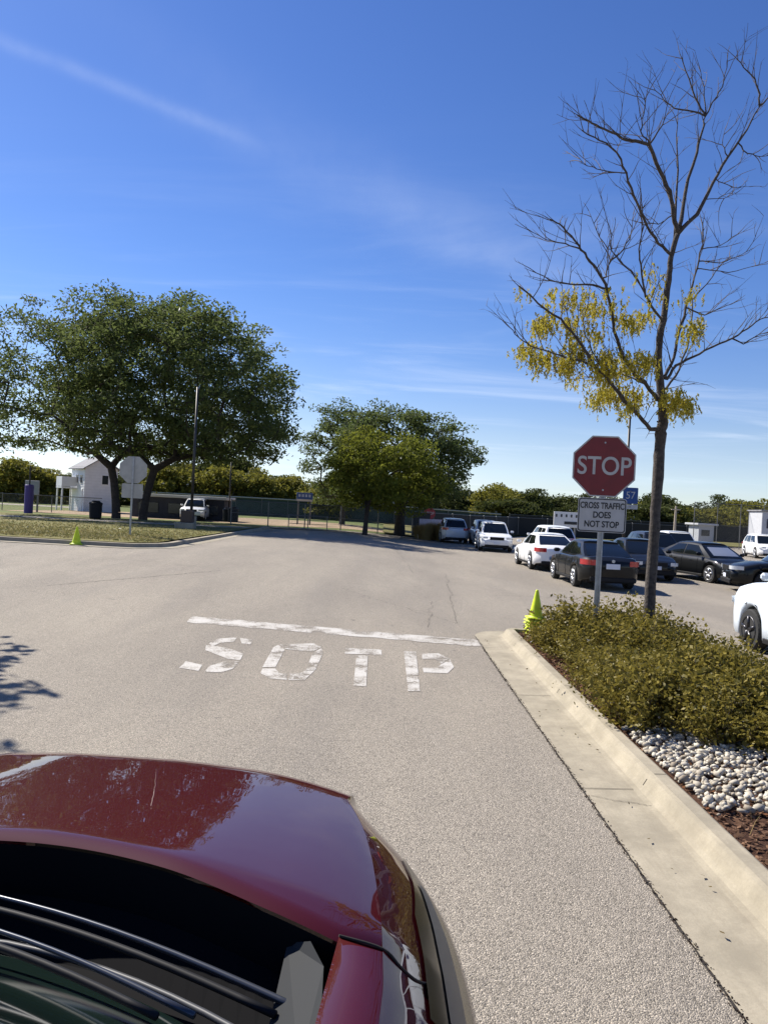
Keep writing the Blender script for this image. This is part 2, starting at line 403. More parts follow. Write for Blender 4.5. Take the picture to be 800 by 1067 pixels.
# kerb of the planting bed: path is the gutter's outer edge, bed on its right-hand side
BX0, BX1, BY1 = 1.69, 5.25, 14.05
bed_path = [(BX0, -4), (BX0, BY1-.75)]+arc((BX0+.75, BY1-.75), .75, 180, 90)[1:]+[(BX1-.75, BY1)]+arc((BX1-.75, BY1-.75), .75, 90, 0)[1:]+[(BX1, -4)]
kp = [(0, -.05), (0, .006), (-.40, .018), (-.445, .028), (-.475, .055), (-.505, .105), (-.53, .135), (-.56, .149), (-.655, .152), (-.672, .145), (-.68, .02)]
ribbon('kerb', bed_path, kp, M_CONC)
# joints scored across the concrete, as thin raised-free strips
jb = MB()
for jy in (3.05, 6.1, 9.15, 12.2):
    for x0, x1, z0, z1 in ((BX0+.01, BX0+.40, .010, .022), (BX0+.475, BX0+.505, .058, .108), (BX0+.56, BX0+.655, .1525, .1545)):
        zb = g(BX0, jy); jb.add([(x0, jy-.004, zb+z0+.002), (x1, jy-.004, zb+z1+.002), (x1, jy+.004, zb+z1+.002), (x0, jy+.004, zb+z0+.002)], [(0, 1, 2, 3)])
o = jb.build('kerb_joints', M_SEAM); o['kind'] = 'structure'
# hairline crack wandering across gutter and kerb
def crack(name, pts, w, z, m=M_SEAM):
    v = []; f = []
    for i, (x, y) in enumerate(pts):
        a = pts[max(0, i-1)]; b = pts[min(len(pts)-1, i+1)]; t = Vector((b[0]-a[0], b[1]-a[1])).normalized()
        ww = w*(.5+random.random()); zz_ = z(x, y) if callable(z) else g(x, y)+z
        v += [(x-t.y*ww, y+t.x*ww, zz_), (x+t.y*ww, y-t.x*ww, zz_)]
    f = [(2*i, 2*i+1, 2*i+3, 2*i+2) for i in range(len(pts)-1)]
    o = mesh(name, v, f, m); o['kind'] = 'structure'; return o
def wander(a, b, n, amp):
    n *= 2; amp *= .8
    a, b = Vector(a), Vector(b); t = (b-a).normalized(); nn = Vector((-t.y, t.x)); out = []; off = 0
    for i in range(n+1):
        off = off*.8+random.uniform(-amp, amp); p = a.lerp(b, i/n)+nn*off*min(1, 4*min(i, n-i)/n+.05); out.append((p.x, p.y))
    return out
crack('crack', wander((BX0+.02, 5.95), (BX0+.45, 5.75), 14, .012), .0022, lambda x, y: g(x, y)+.012+(x-BX0)*.03)
# dark open seam between asphalt and gutter, with grit
crack('seam_line', wander((BX0-.006, 1.0), (BX0-.006, BY1-.8), 260, .004), .008, .005)
for a, b in (((-.9, 18.5), (1.5, 14.6)), ((1.5, 14.6), (2.1, 25)), ((1.0, 24), (.6, 40)), ((-9, 22), (0.5, 19.4))):
    crack('crack', wander(a, b, 60, .05), .0038, .004)
for a, b in (((-12, 18), (-5, 21.0)), ((3.4, 15.5), (9.5, 17.8)), ((.9, 13.9), (1.2, 17.6)), ((-4, 30), (5.5, 33))): crack('crack', wander(a, b, 70, .04), .0030, .004)
for a, b, w_ in (((-7, 16.2), (-4.2, 20.2), .010), ((3.0, 20), (6.4, 21.2), .008)):
    crack('crack', wander(a, b, 50, .04), w_, .004)
# planting bed soil
inner = [(BX0+.672, -4), (BX0+.672, BY1-.76), (BX0+.80, BY1-.67), (BX1-.80, BY1-.67), (BX1-.672, BY1-.8), (BX1-.672, -4)]
sheet('mulch_bed', inner, .10, M_MULCH)
# left lawn
lawn = [(-110, 27.6), (-8.6, 25.6), (-7.7, 26.4), (-7.6, 49.0), (-9, 50.0), (-110, 50.0)]
sheet('lawn', lawn, .13, M_GRASS)
lk = [(-110, 27.4), (-8.9, 25.25)]+[(-8.2, 25.3), (-7.55, 25.9)]+[(-7.35, 26.6), (-7.35, 49.2)]
ribbon('lawn_kerb', lk, [(-.55, -.02), (-.55, .006), (-.16, .012), (-.12, .13), (.06, .135), (.10, .10)], M_CONC)
if False: sheet('concrete_apron', [(-60, 24.3), (-10, 23.2), (-6.2, 23.7), (-5.6, 26.5), (-5.4, 33), (-6.79, 33), (-6.79, 26), (-8.2, 24.72), (-60, 25.87)], .004, M_WALK)
sheet('path', [(-110, 42.0), (-13, 43.2), (-7.9, 44.6), (-7.9, 46.4), (-13, 45.4), (-110, 44.0)], .136, M_WALK)
sheet('far_walk', [(-90, 50.05), (-9, 50.05), (-1, 51.6), (3, 55.6), (3, 57), (-2, 53.6), (-9, 52.4), (-90, 52.4)], .02, M_WALK)
sheet('far_road', rect(-200, 82, -30, 88), -.02, M_WALK)
sheet('infield', [(-30, 60), (-8, 57), (0, 60), (2, 68), (-8, 78), (-28, 76)], -.02, M_DIRT)
sheet('verge', [(3.2, 56), (4.4, 60.6), (9.2, 66.6), (13.8, 78.6), (140, 78.6), (140, 120), (0, 120), (0, 57)], .10, M_GRASS)

# ------------------------------------------------------------ road markings
def paint(name, polys, kind='structure'):
    mb = MB()
    for poly in polys:
        pts = [G(170+p[0]/2.051, 620+p[1]/2.051) for p in poly]
        mb.add([(p.x, p.y, g(p.x, p.y)+.005) for p in pts], [tuple(range(len(pts)))])
    o = mb.build(name, M_PAINT); o['kind'] = kind
    return o
def subdivide_line(a, b, n):
    return [(a[0]+(b[0]-a[0])*i/n, a[1]+(b[1]-a[1])*i/n) for i in range(n+1)]
top = subdivide_line((62, 46), (690, 98), 40); bot = subdivide_line((52, 59), (692, 112), 40)
top = [(x+random.uniform(-2, 2), y+random.uniform(-1.0, 1.0)) for x, y in top]; bot = [(x+random.uniform(-2, 2), y+random.uniform(-1.0, 1.0)) for x, y in bot]
paint('stop_line', [[top[i], bot[i], bot[i+1], top[i+1]] for i in range(40)])
paint('road_letter', [[(98, 104), (118, 94), (158, 91), (152, 100), (122, 103), (106, 110)], [(164, 92), (192, 96), (187, 106), (168, 104)],
      [(92, 108), (118, 110), (150, 118), (172, 126), (165, 140), (138, 137), (110, 126), (90, 118)], [(130, 143), (163, 142), (150, 158), (125, 166), (88, 165), (100, 152)], [(48, 142), (84, 150), (76, 163), (34, 156), (44, 148)]])
paint('road_letter', [[(248, 106), (322, 104), (338, 112), (318, 122), (262, 116)], [(338, 114), (342, 124), (326, 160), (304, 162), (320, 124)],
      [(324, 162), (302, 183), (268, 182), (270, 169), (292, 168), (302, 163)], [(264, 182), (226, 179), (208, 168), (212, 158), (240, 158), (248, 167), (266, 169)], [(212, 155), (236, 112), (246, 107), (260, 117), (240, 155)]])
paint('road_letter', [[(390, 114), (466, 117), (467, 129), (388, 126)], [(413, 130), (437, 130), (434, 196), (406, 195)]])
paint('road_letter', [[(514, 121), (540, 121), (549, 206), (523, 206)], [(553, 126), (588, 125), (612, 137), (594, 147), (580, 138), (553, 137)], [(613, 138), (621, 155), (607, 168), (556, 166), (554, 156), (584, 156), (595, 148)]])

# ------------------------------------------------------------ trees
def grow(base, trunk_top, clumps, trunk_r, lean=.25, trunk_pts=None):
    """connect clump centres to the trunk: greedy nearest attachment, pipe-model radii"""
    nodes = []; par = []
    tp = trunk_pts or [Vector(base).lerp(Vector(trunk_top), i/5) for i in range(6)]
    for i, p in enumerate(tp): nodes.append(Vector(p)); par.append(i-1)
    nt0 = len(tp)-1; c = sorted(clumps, key=lambda q: (Vector(q)-Vector(trunk_top)).length)
    dep = [0]*len(nodes); ends = []
    for q in c:
        q = Vector(q); best = None; bd = 1e9
        for i in range(nt0, len(nodes)):
            n_ = nodes[i]; d = (q-n_).length
            if n_.z > q.z+1.0: d *= 1.6
            d += dep[i]*lean
            if d < bd: bd = d; best = i
        a = nodes[best]; d = (q-a).length; k = max(1, int(d/1.1)); prev = best
        for j in range(1, k+1):
            t = j/k; p = a.lerp(q, t); p.z += math.sin(t*math.pi)*d*.07
            if j < k: p += Vector((random.uniform(-1, 1), random.uniform(-1, 1), random.uniform(-.6, .6)))*.10*d/k
            nodes.append(p); par.append(prev); dep.append(dep[prev]+d/k*.35); prev = len(nodes)-1
        ends.append(prev)
    w = [0.0]*len(nodes)
    for e in ends:
        i = e
        while i >= 0: w[i] += 1; i = par[i]
    mx = max(w); rad = [max(.012, trunk_r*(max(x, .3)/mx)**.5) for x in w]
    for i in range(len(tp)): rad[i] = max(rad[i], trunk_r*(1.25-.25*min(1, i/2)))
    return nodes, par, rad
def branch_mesh(nodes, par, rad, n=6):
    mb = MB()
    for i in range(len(nodes)):
        if par[i] >= 0:
            a, b = nodes[par[i]], nodes[i]
            r0 = min(rad[par[i]], rad[i]*1.35)
            mb.tube([a, b], [r0, rad[i]], n if rad[i] > .06 else 4, caps=False)
    return mb
def crown_points(n, inside, box, shell=None):
    out = []
    while len(out) < n:
        p = [random.uniform(a, b) for a, b in box]
        if inside(*p): out.append(p)
    return out
def make_tree(name, loc, clumps, trunk_top, trunk_r, leafm, barkm, per, csize, lsize, label, cat='tree', group=None, aspect=.5, flat=.25, jit=1.0, trunk_pts=None, root=None):
    root = empty(name, loc, 0, label, cat, group)
    nodes, par, rad = grow((0, 0, -.1), trunk_top, clumps, trunk_r, trunk_pts=trunk_pts)
    branch_mesh(nodes, par, rad, 8).build('trunk', barkm, root, smooth=True)
    C = np.array(clumps); K = len(C)
    idx = np.repeat(np.arange(K), (per*(.6+.8*rng.random(K))).astype(int))
    d = rng.normal(size=(len(idx), 3)); d /= np.linalg.norm(d, axis=1)[:, None]; d *= (rng.random(len(idx))**.45)[:, None]
    sz = (csize*(.7+.6*rng.random(K)))[idx][:, None]
    pts = C[idx]+d*sz*np.array([1.2, 1.2, .55])*jit
    quads_mesh('crown', leaf_quads(pts, lsize, aspect, 0.1, flat), leafm, root)
    return root
def dome(cx_, cy_, R_, z0, zm, z1, lop=0.0, seed=0, hollow=.55):
    rs = random.Random(seed); ph = [rs.uniform(0, 6.28) for _ in range(4)]
    def f(x, y, z):
        dx, dy = x-cx_, y-cy_; a = math.atan2(dy, dx); r = math.hypot(dx, dy)
        Rm = R_*(1+.10*math.sin(2*a+ph[0])+.07*math.sin(3*a+ph[1])+.05*math.sin(5*a+ph[2]))
        if z >= zm: k = 1-((z-zm)/(z1-zm))**2
        else: k = 1-((zm-z)/(zm-z0))**2*.55
        if z < z0 or k <= 0: return False
        rr = r/(Rm*math.sqrt(k)); hh = (z-z0)/(z1-z0)
        if rr > 1: return False
        # hollow heart near the trunk, leaves mostly on the outside
        return rr > hollow or hh > .66 or random.random() < .12
    return f
# two big spreading trees on the lawn
def big(px, cxoff, R_, z1, seed, lean, n, label, Y=52, trunkr=.27):
    b = P(px, 541, Y); b.z = g(b.x, b.y)+.12
    cl = crown_points(n, dome(cxoff, 0, R_, 4.2, 7.0, z1, seed=seed, hollow=.62), ((cxoff-R_*1.25, cxoff+R_*1.25), (-R_*1.2, R_*1.2), (3.4, z1)))
    tp = [Vector((0, 0, -.2)), Vector((0, 0, .35)), Vector((lean*.3, 0, 1.3)), Vector((lean*.8, .1, 2.4)), Vector((lean*1.5, .1, 3.4))]
    return make_tree('shade_tree', b, cl, tp[-1], trunkr, M_LEAF_BIG, M_BARKD, 95, 1.0, .135, label, trunk_pts=tp, aspect=.42)
big(121, -.6, 9.2, 15.2, 3, -.35, 540, 'broad green shade tree on the lawn, left one of the pair behind the grey sign')
big(149, 2.2, 8.6, 15.0, 5, .4, 500, 'broad green shade tree on the lawn, right one of the pair nearest the light pole')
# trees by the fence
b = P(416, 555, 57); b.z = 0.1+g(b.x, b.y)
cl = crown_points(300, dome(-.1, 0, 5.4, 2.3, 5.0, 9.9, seed=9, hollow=.35), ((-8, 8), (-7, 7), (2, 10)))
make_tree('shade_tree', b, cl, (0, 0, 2.6), .36, M_LEAF_2, M_BARKD, 130, .85, .115, 'dark green round tree standing before the ballfield fence with a thick trunk')
b = P(380, 553, 50); b.z = g(b.x, b.y)+.05
cl = crown_points(190, dome(1.0, 0, 3.4, 1.6, 3.6, 7.1, seed=4, hollow=.2), ((-5, 6), (-5, 5), (1.4, 7.2)))
make_tree('young_tree', b, cl, (.1, 0, 1.9), .15, M_LEAF_3, M_BARKD, 120, .75, .105, 'yellow-green smaller tree with slim trunk in front of the dark round tree', flat=.1)
b = P(356, 545, 72); b.z = 0
cl = crown_points(130, dome(0, 0, 3.3, 2.5, 7.5, 12.8, seed=14, hollow=.2), ((-6, 6), (-6, 6), (2.5, 12.5)))
make_tree('shade_tree', b, cl, (.1, 0, 3.0), .26, M_LEAF_2, M_BARKD, 110, .85, .13, 'tall narrow green tree rising behind left of the round fence tree')
# tree out of view on the left whose crown shades the drive
b = Vector((-11.0, 10.9, g(-11.0, 10.9)))
cl = crown_points(75, dome(0, 0, 2.6, 2.8, 4.8, 7.4, seed=24, hollow=.2), ((-3.5, 3.5), (-3.5, 3.5), (2.6, 7.5)))
make_tree('shade_tree', b, cl, (.1, 0, 2.8), .16, M_LEAF_BIG, M_BARKD, 70, .8, .13, 'green tree beside the drive whose shadow falls over the pavement at left')

# distant wooded line
def far_variant(leafm, seed, w, h):
    st = random.getstate(); random.seed(seed)
    cl = crown_points(60, dome(0, 0, w, h*.08, h*.45, h, seed=seed, hollow=.3), ((-w*1.2, w*1.2), (-w*1.2, w*1.2), (0, h)))
    r = make_tree('wood_tree', (0, 0, -50), cl, (0, 0, h*.22), .22, leafm, M_BARKD, 120, 1.5, .24, 'far tree in the wooded line beyond the fields', 'tree', 'trees of the far wooded line', aspect=.6, flat=.1)
    random.setstate(st); return r
protos = [far_variant(M_LEAF_FAR, 31, 4.4, 9), far_variant(M_LEAF_FAR, 32, 5.2, 10), far_variant(M_LEAF_FARY, 33, 3.8, 7.6), far_variant(M_LEAF_FAR, 34, 3.6, 8.4), far_variant(M_LEAF_FARY, 35, 4.4, 8.2)]
used = set()
def far_tree(px, Y, ytop, k):
    x = (px-400)/801*Y; Hh = 529.5+.0524*(px-400)
    z = 0; hgt = CAMZ+(Hh-ytop)*Y/801; p = protos[k]
    h0 = (9, 10, 7.6, 8.4, 8.2)[k]
    r = p if k not in used else copy_tree(p)
    used.add(k); s = hgt/h0*1.02
    r.location = (x, Y, z-.1); r.scale = (max(s, .8)*random.uniform(.95, 1.3), max(s, .8), s); r.rotation_euler = (0, 0, random.uniform(0, 6.28))
    lab = ('dark green', 'dark green', 'yellowing', 'dark green', 'yellowing')[k]
    r['label'] = ('far %s tree in the wooded line beyond the fields' % lab); r['group'] = ('far %s trees of the wooded line' % lab)
    return r
rr = random.Random(5)
for i, px in enumerate(range(-40, 500, 22)):
    base = 488 if px < 120 else (484 if px < 260 else (494 if px < 330 else 498))
    far_tree(px+rr.uniform(-6, 6), rr.uniform(108, 128), base+rr.uniform(-9, 13), rr.choice([0, 1, 3, 0, 4, 3, 2]))
for px, yt in ((168, 489), (186, 484), (232, 488), (262, 490), (300, 497), (18, 480), (48, 490), (345, 503), (275, 496)):
    far_tree(px, rr.uniform(92, 104), yt, rr.choice([2, 4]))
for i, px in enumerate(range(475, 860, 19)):
    base = 511 if px < 560 else (517 if px < 640 else (521 if px < 700 else 524))
    far_tree(px+rr.uniform(-6, 6), rr.uniform(128, 165), base+rr.uniform(-7, 8), rr.choice([0, 1, 3, 0, 1, 3, 4]))
for px, yt in ((517, 509), (545, 512), (530, 520), (700, 524), (745, 530), (668, 524), (770, 524), (795, 522), (720, 531)):
    far_tree(px, rr.uniform(100, 118), yt, rr.choice([2, 4, 0, 3]))
# scrub along the foot of the wood
def scrub():
    n = 60000; x = rng.uniform(-150, 150, n); y = rng.uniform(118, 150, n); h = 3.4+1.2*np.sin(x*.21)+1.0*np.sin(x*.53+1)
    z = h*rng.random(n)**.7
    o = quads_mesh('undergrowth', leaf_quads(np.stack([x, y, z], 1), .55, .6), M_LEAF_FAR); o['kind'] = 'stuff'
    tag(o, 'dark green undergrowth filling the foot of the far wooded line', 'undergrowth')
scrub()

# ------------------------------------------------------------ the bare tree in the bed
def bare_tree():
    Y0 = 12.0; b = P(675, 650, Y0); b.z = g(b.x, b.y)+.08
    root = empty('honey_locust_tree', b, 0, 'slim half-bare tree with yellow leaves, rising from the shrub bed beside the stop sign', 'tree')
    def W(cx_, cy_, dy): return P(500+cx_/2.48, 30+cy_/2.48, Y0+dy)-b
    mb = MB(); tw = MB(); tips = []
    rs = random.Random(3)
    tr = [Vector((0, 0, -.1)), Vector((.005, 0, .25)), P(679, 590, Y0)-b, P(682, 540, Y0)-b, P(684.5, 505, Y0)-b, P(686, 475, Y0)-b, P(688, 452, Y0)-b, W(472, 1010, 0), W(468, 950, .02), W(460, 870, .03), W(463, 800, .02), W(475, 740, .04), W(487, 650, .03), W(492, 590, .02), W(510, 530, 0)]
    rad = [.115, .085, .080, .078, .080, .082, .088, .070, .062, .055, .052, .048, .044, .041, .038]
    def refine(p, r, amp, n=3):
        P2 = []; R2 = []
        for i in range(len(p)-1):
            for k in range(n):
                t = k/n; P2.append(p[i].lerp(p[i+1], t)+Vector((rs.uniform(-1, 1), rs.uniform(-1, 1), 0))*amp*(1 if k else .3)); R2.append((r[i]*(1-t)+r[i+1]*t)*(1+rs.uniform(-.06, .09)))
        P2.append(p[-1]); R2.append(r[-1]); return P2, R2
    p, r = refine(tr, rad, .008, 4); mb.tube(p, r, 12)
    for i in range(14):   # knots and old pruning scars
        q = p[3+i*2]; a = rs.uniform(0, 6.28); mb.tube([q, q+Vector((math.cos(a), math.sin(a), .3))*(r[3+i*2]+.012)], [.03, .012], 6)
    def twig(p0, d, L, r0, lvl):
        n = max(3, int(L/.09)); q = p0.copy(); pts = [q.copy()]; d = d.normalized()
        for k in range(n):
            d = (d+Vector((rs.uniform(-1, 1), rs.uniform(-1, 1), rs.uniform(-.8, 1)))*.17).normalized(); q = q+d*(L/n); pts.append(q.copy())
            if lvl > 0 and k > 0 and rs.random() < .42:
                s = Vector((rs.uniform(-1, 1), rs.uniform(-1, 1), rs.uniform(-.5, .9)))
                twig(q, d*1.0+s*.85, L*rs.uniform(.25, .55), r0*.55, lvl-1)
        tw.tube(pts, [r0*(1-.7*i/n) for i in range(n+1)], 4, caps=False); tips.append(q)
    limbs = [  # (radius, depth slope, points)
        (.036, -.35, [(510, 530), (500, 480), (490, 420), (465, 370), (437, 300), (400, 290), (370, 285), (340, 268), (310, 255), (280, 238), (250, 222)]),
        (.012, -.4, [(437, 300), (415, 265), (422, 220), (425, 190), (415, 172)]),
        (.014, .3, [(437, 300), (470, 250), (488, 210)]),
        (.032, .25, [(510, 530), (530, 420), (560, 320), (575, 260), (582, 225)]),
        (.017, .4, [(582, 228), (555, 215), (500, 205), (475, 185), (445, 145)]),
        (.018, .3, [(582, 228), (565, 195), (545, 150), (525, 90), (513, 55)]),
        (.014, .1, [(582, 225), (600, 190), (625, 150), (632, 115), (638, 70)]),
        (.012, .5, [(582, 225), (578, 150), (562, 95)]),
        (.034, .15, [(510, 530), (560, 480), (600, 400), (640, 330), (690, 260), (722, 200)]),
        (.018, 0, [(722, 200), (722, 170), (710, 130), (680, 100), (655, 70)]), (.014, .5, [(722, 200), (745, 175), (770, 165)]),
        (.012, -.5, [(668, 292), (690, 322), (720, 330), (750, 326)]), (.010, .5, [(640, 330), (625, 300), (632, 260)]),
        (.020, .4, [(505, 560), (508, 400), (508, 300), (510, 220)]),
        (.026, -.5, [(487, 580), (460, 555), (430, 510), (395, 430), (378, 372), (352, 320), (325, 295), (280, 275), (262, 262)]),
        (.010, .4, [(376, 374), (340, 370), (300, 362), (270, 350), (252, 330)]),
        (.014, .6, [(500, 470), (475, 400), (450, 340), (425, 250)]),
        (.034, -.3, [(460, 960), (430, 920), (400, 895), (370, 850), (345, 780), (332, 700), (325, 660), (300, 620), (275, 590), (255, 560), (235, 535), (205, 505), (180, 492)]),
        (.018, -.7, [(328, 670), (290, 662), (230, 660), (180, 650), (130, 620)]),
        (.012, .2, [(262, 568), (220, 555), (170, 545), (120, 515)]), (.013, .6, [(325, 640), (335, 600), (330, 570), (300, 520), (280, 470)]),
        (.014, .5, [(335, 600), (370, 570), (390, 530), (395, 480)]),
        (.036, -.6, [(440, 1035), (410, 1000), (370, 960), (330, 905), (290, 865), (250, 800), (210, 750), (150, 710), (100, 665)]),
        (.016, -.8, [(300, 880), (265, 860), (220, 850), (180, 835), (130, 820), (100, 798), (75, 770)]),
        (.014, .3, [(330, 905), (300, 850), (270, 790), (265, 740)]),
        (.030, .5, [(475, 900), (500, 850), (512, 790), (530, 720), (548, 660), (565, 600), (575, 540), (570, 490)]),
        (.026, .2, [(482, 905), (505, 870), (545, 850), (600, 822), (650, 800), (690, 775), (725, 750), (755, 742)]),
        (.013, -.3, [(650, 800), (680, 815), (720, 790), (750, 785)]), (.014, .6, [(535, 720), (580, 740), (620, 722), (662, 705)]),
        (.013, .3, [(575, 600), (620, 605), (660, 590), (700, 570)]), (.011, .8, [(570, 620), (640, 630), (700, 615), (735, 605)]), (.010, -.4, [(575, 570), (620, 560), (665, 530)]),
        (.020, -.6, [(470, 755), (440, 715), (425, 680), (415, 610), (410, 570), (420, 510), (415, 440)]),
        (.014, -.2, [(440, 715), (400, 640), (360, 600), (335, 560), (345, 520)]),
        (.022, .9, [(480, 930), (515, 880), (540, 800), (548, 700), (600, 640), (620, 610)]),
        (.016, .9, [(430, 925), (400, 905), (360, 890), (300, 900), (240, 905)]),
        (.010, .4, [(615, 395), (650, 410), (695, 408)]), (.009, -.3, [(590, 440), (630, 438), (660, 425)]),
        (.010, -.5, [(500, 480), (460, 505), (420, 500)])]
    known = [(468+k*0.0, 1050-k*8.6, 0.0) for k in range(1)]
    tpx = [(470, 1060), (472, 1010), (468, 950), (460, 870), (463, 800), (475, 740), (487, 650), (492, 590), (510, 530)]
    for (a0, b0), (a1, b1) in zip(tpx, tpx[1:]): known += [(a0+(a1-a0)*k/8, b0+(b1-b0)*k/8, 0.0) for k in range(9)]
    for rad0, sl_, pts in limbs:
        kx, ky, kd = min(known, key=lambda q: (q[0]-pts[0][0])**2+(q[1]-pts[0][1])**2)
        if math.hypot(kx-pts[0][0], ky-pts[0][1]) > 6: pts = [(kx, ky)]+pts
        else: pts = [(kx, ky)]+pts[1:]
        x0, y0 = pts[0]; P3 = []
        for (a0, b0), (a1, b1) in zip(pts, pts[1:]):
            known += [(a0+(a1-a0)*k/6, b0+(b1-b0)*k/6, kd+sl_*math.hypot(a0+(a1-a0)*k/6-x0, b0+(b1-b0)*k/6-y0)/2.48*12/801*.8) for k in range(1, 7)]
        for (x, y) in pts:
            dist = math.hypot(x-510, y-1050)/2.48*12/801 if False else math.hypot(x-x0, y-y0)/2.48*12/801
            base_d = kd
            P3.append(W(x, y, base_d+sl_*dist*.8))
        r3 = [rad0*(1-.72*i/(len(P3)-1)) for i in range(len(P3))]
        p_, r_ = refine(P3, r3, .018, 3); mb.tube(p_, r_, 7)
        for i in range(2, len(p_)-1):
            if rs.random() < .88:
                t = (p_[i]-p_[i-1]).normalized(); s = Vector((rs.uniform(-1, 1), rs.uniform(-1, 1), rs.uniform(-.3, .9)))
                twig(p_[i], t*.7+s*.8, rs.uniform(.14, .75), .0068, 2 if rs.random() < .4 else 1)
        twig(p_[-1], (p_[-1]-p_[-3]), rs.uniform(.15, .35), .006, 1)
    mb.build('trunk', M_BARK, root, smooth=True); tw.build('twigs', M_TWIG, root)
    # remaining yellow leaves: drooping compound leaves low in the crown
    cl = [(165, 765, 30, 1), (230, 770, 26, .7), (120, 835, 24, .9), (160, 855, 28, 1), (215, 868, 26, 1), (255, 700, 34, .45), (300, 725, 32, .5), (200, 700, 34, .3), (385, 760, 28, .7), (425, 748, 24, .8),
          (330, 862, 32, 1), (305, 900, 26, .8), (335, 945, 30, 1), (370, 880, 26, .8), (300, 955, 22, .7), (420, 860, 26, .9), (395, 955, 28, 1), (440, 870, 18, .7), (500, 960, 28, 1), (530, 975, 22, 1), (495, 985, 22, .7), (550, 785, 26, .7), (565, 760, 18, .5),
          (545, 690, 24, .3), (450, 640, 30, .15), (450, 690, 30, .2), (240, 910, 14, .5), (290, 790, 34, .4), (350, 700, 30, .2), (380, 985, 18, .6), (245, 820, 28, .4), (110, 690, 18, .3), (260, 840, 30, .5), (470, 950, 18, .5)]
    pts = []
    for (cx_, cy_, s, dens) in cl:
        dy = rs.uniform(-.7, .5)
        for k in range(int(66*dens*(s/26)**2)):
            q = W(cx_+rs.gauss(0, s*.72), cy_-8+rs.gauss(0, s*.5), dy+rs.gauss(0, .22)); a = rs.uniform(0, 6.28); out = Vector((math.cos(a), math.sin(a), .1))*rs.uniform(.02, .09)
            n = rs.randint(9, 16); L = rs.uniform(.12, .25)
            for j in range(n):
                t = j/n; pts.append(q+out*t+Vector((rs.uniform(-.016, .016), rs.uniform(-.016, .016), -L*t**1.3)))
    quads_mesh('leaves', leaf_quads(np.array(pts), .026, .42, .8), M_LEAF_YEL, root)
bare_tree()

# ------------------------------------------------------------ shrubs, stones, litter
def shrub_proto(seed):
    rs = np.random.default_rng(seed); root = empty('low_shrub', (0, 0, 0), 0)
    mb = MB(); tips = []
    for k in range(46):
        a = rs.uniform(0, 6.28); e = rs.uniform(.1, 1.0); L = rs.uniform(.36, .64); p = Vector((math.cos(a)*.06, math.sin(a)*.06, 0)); d = Vector((math.cos(a)*e, math.sin(a)*e, 1.0-.35*e)).normalized(); pts = [p.copy()]
        for j in range(5):
            d = (d+Vector(rs.normal(0, .13, 3))+Vector((0, 0, .03))).normalized(); p = p+d*L/5; pts.append(p.copy())
            if j > 0:
                for _ in range(3): tips.append((p+Vector(rs.normal(0, .055, 3)), .05))
        mb.tube(pts, [.005, .004, .004, .003, .002, .0015], 4, caps=False)
        for j in range(2, 6): tips.append((pts[j], .03))
    mb.build('stems', M_TWIG, root)
    C = np.array([t[0] for t in tips]); idx = np.repeat(np.arange(len(C)), 4); pts = C[idx]+rs.normal(0, .035, (len(idx), 3)); pts = pts[pts[:, 2] > .02]
    quads_mesh('foliage', leaf_quads(pts, .024, .55, -.1), M_LEAF_SHR, root)
    return root
sp = [shrub_proto(s) for s in (1, 2, 3, 4)]
rs = random.Random(9); k = 0
for yy in np.arange(7.0, 13.2, .55):
    for xx in (2.78, 3.3, 3.85, 4.4):
        x = xx+rs.uniform(-.14, .14); y = yy+rs.uniform(-.16, .16)
        if xx < 2.9 and yy < 7.5: continue
        if abs(x-2.7) < .45 and y > 12.8: continue
        r = sp[k] if k < 4 else copy_tree(sp[rs.randrange(4)]); k += 1
        r.location = (x, y, g(x, y)+.10); s = rs.uniform(.76, 1.14)*(1.08 if xx > 3 else .90); r.scale = (s*1.12, s*1.12, s*rs.uniform(.74, 1.16)); r.rotation_euler = (0, 0, rs.uniform(0, 6.28))
        tag(r, 'low yellow-green shrub with small leaves in the dense planting along the kerb', 'shrub', 'low shrubs massed in the kerb bed')
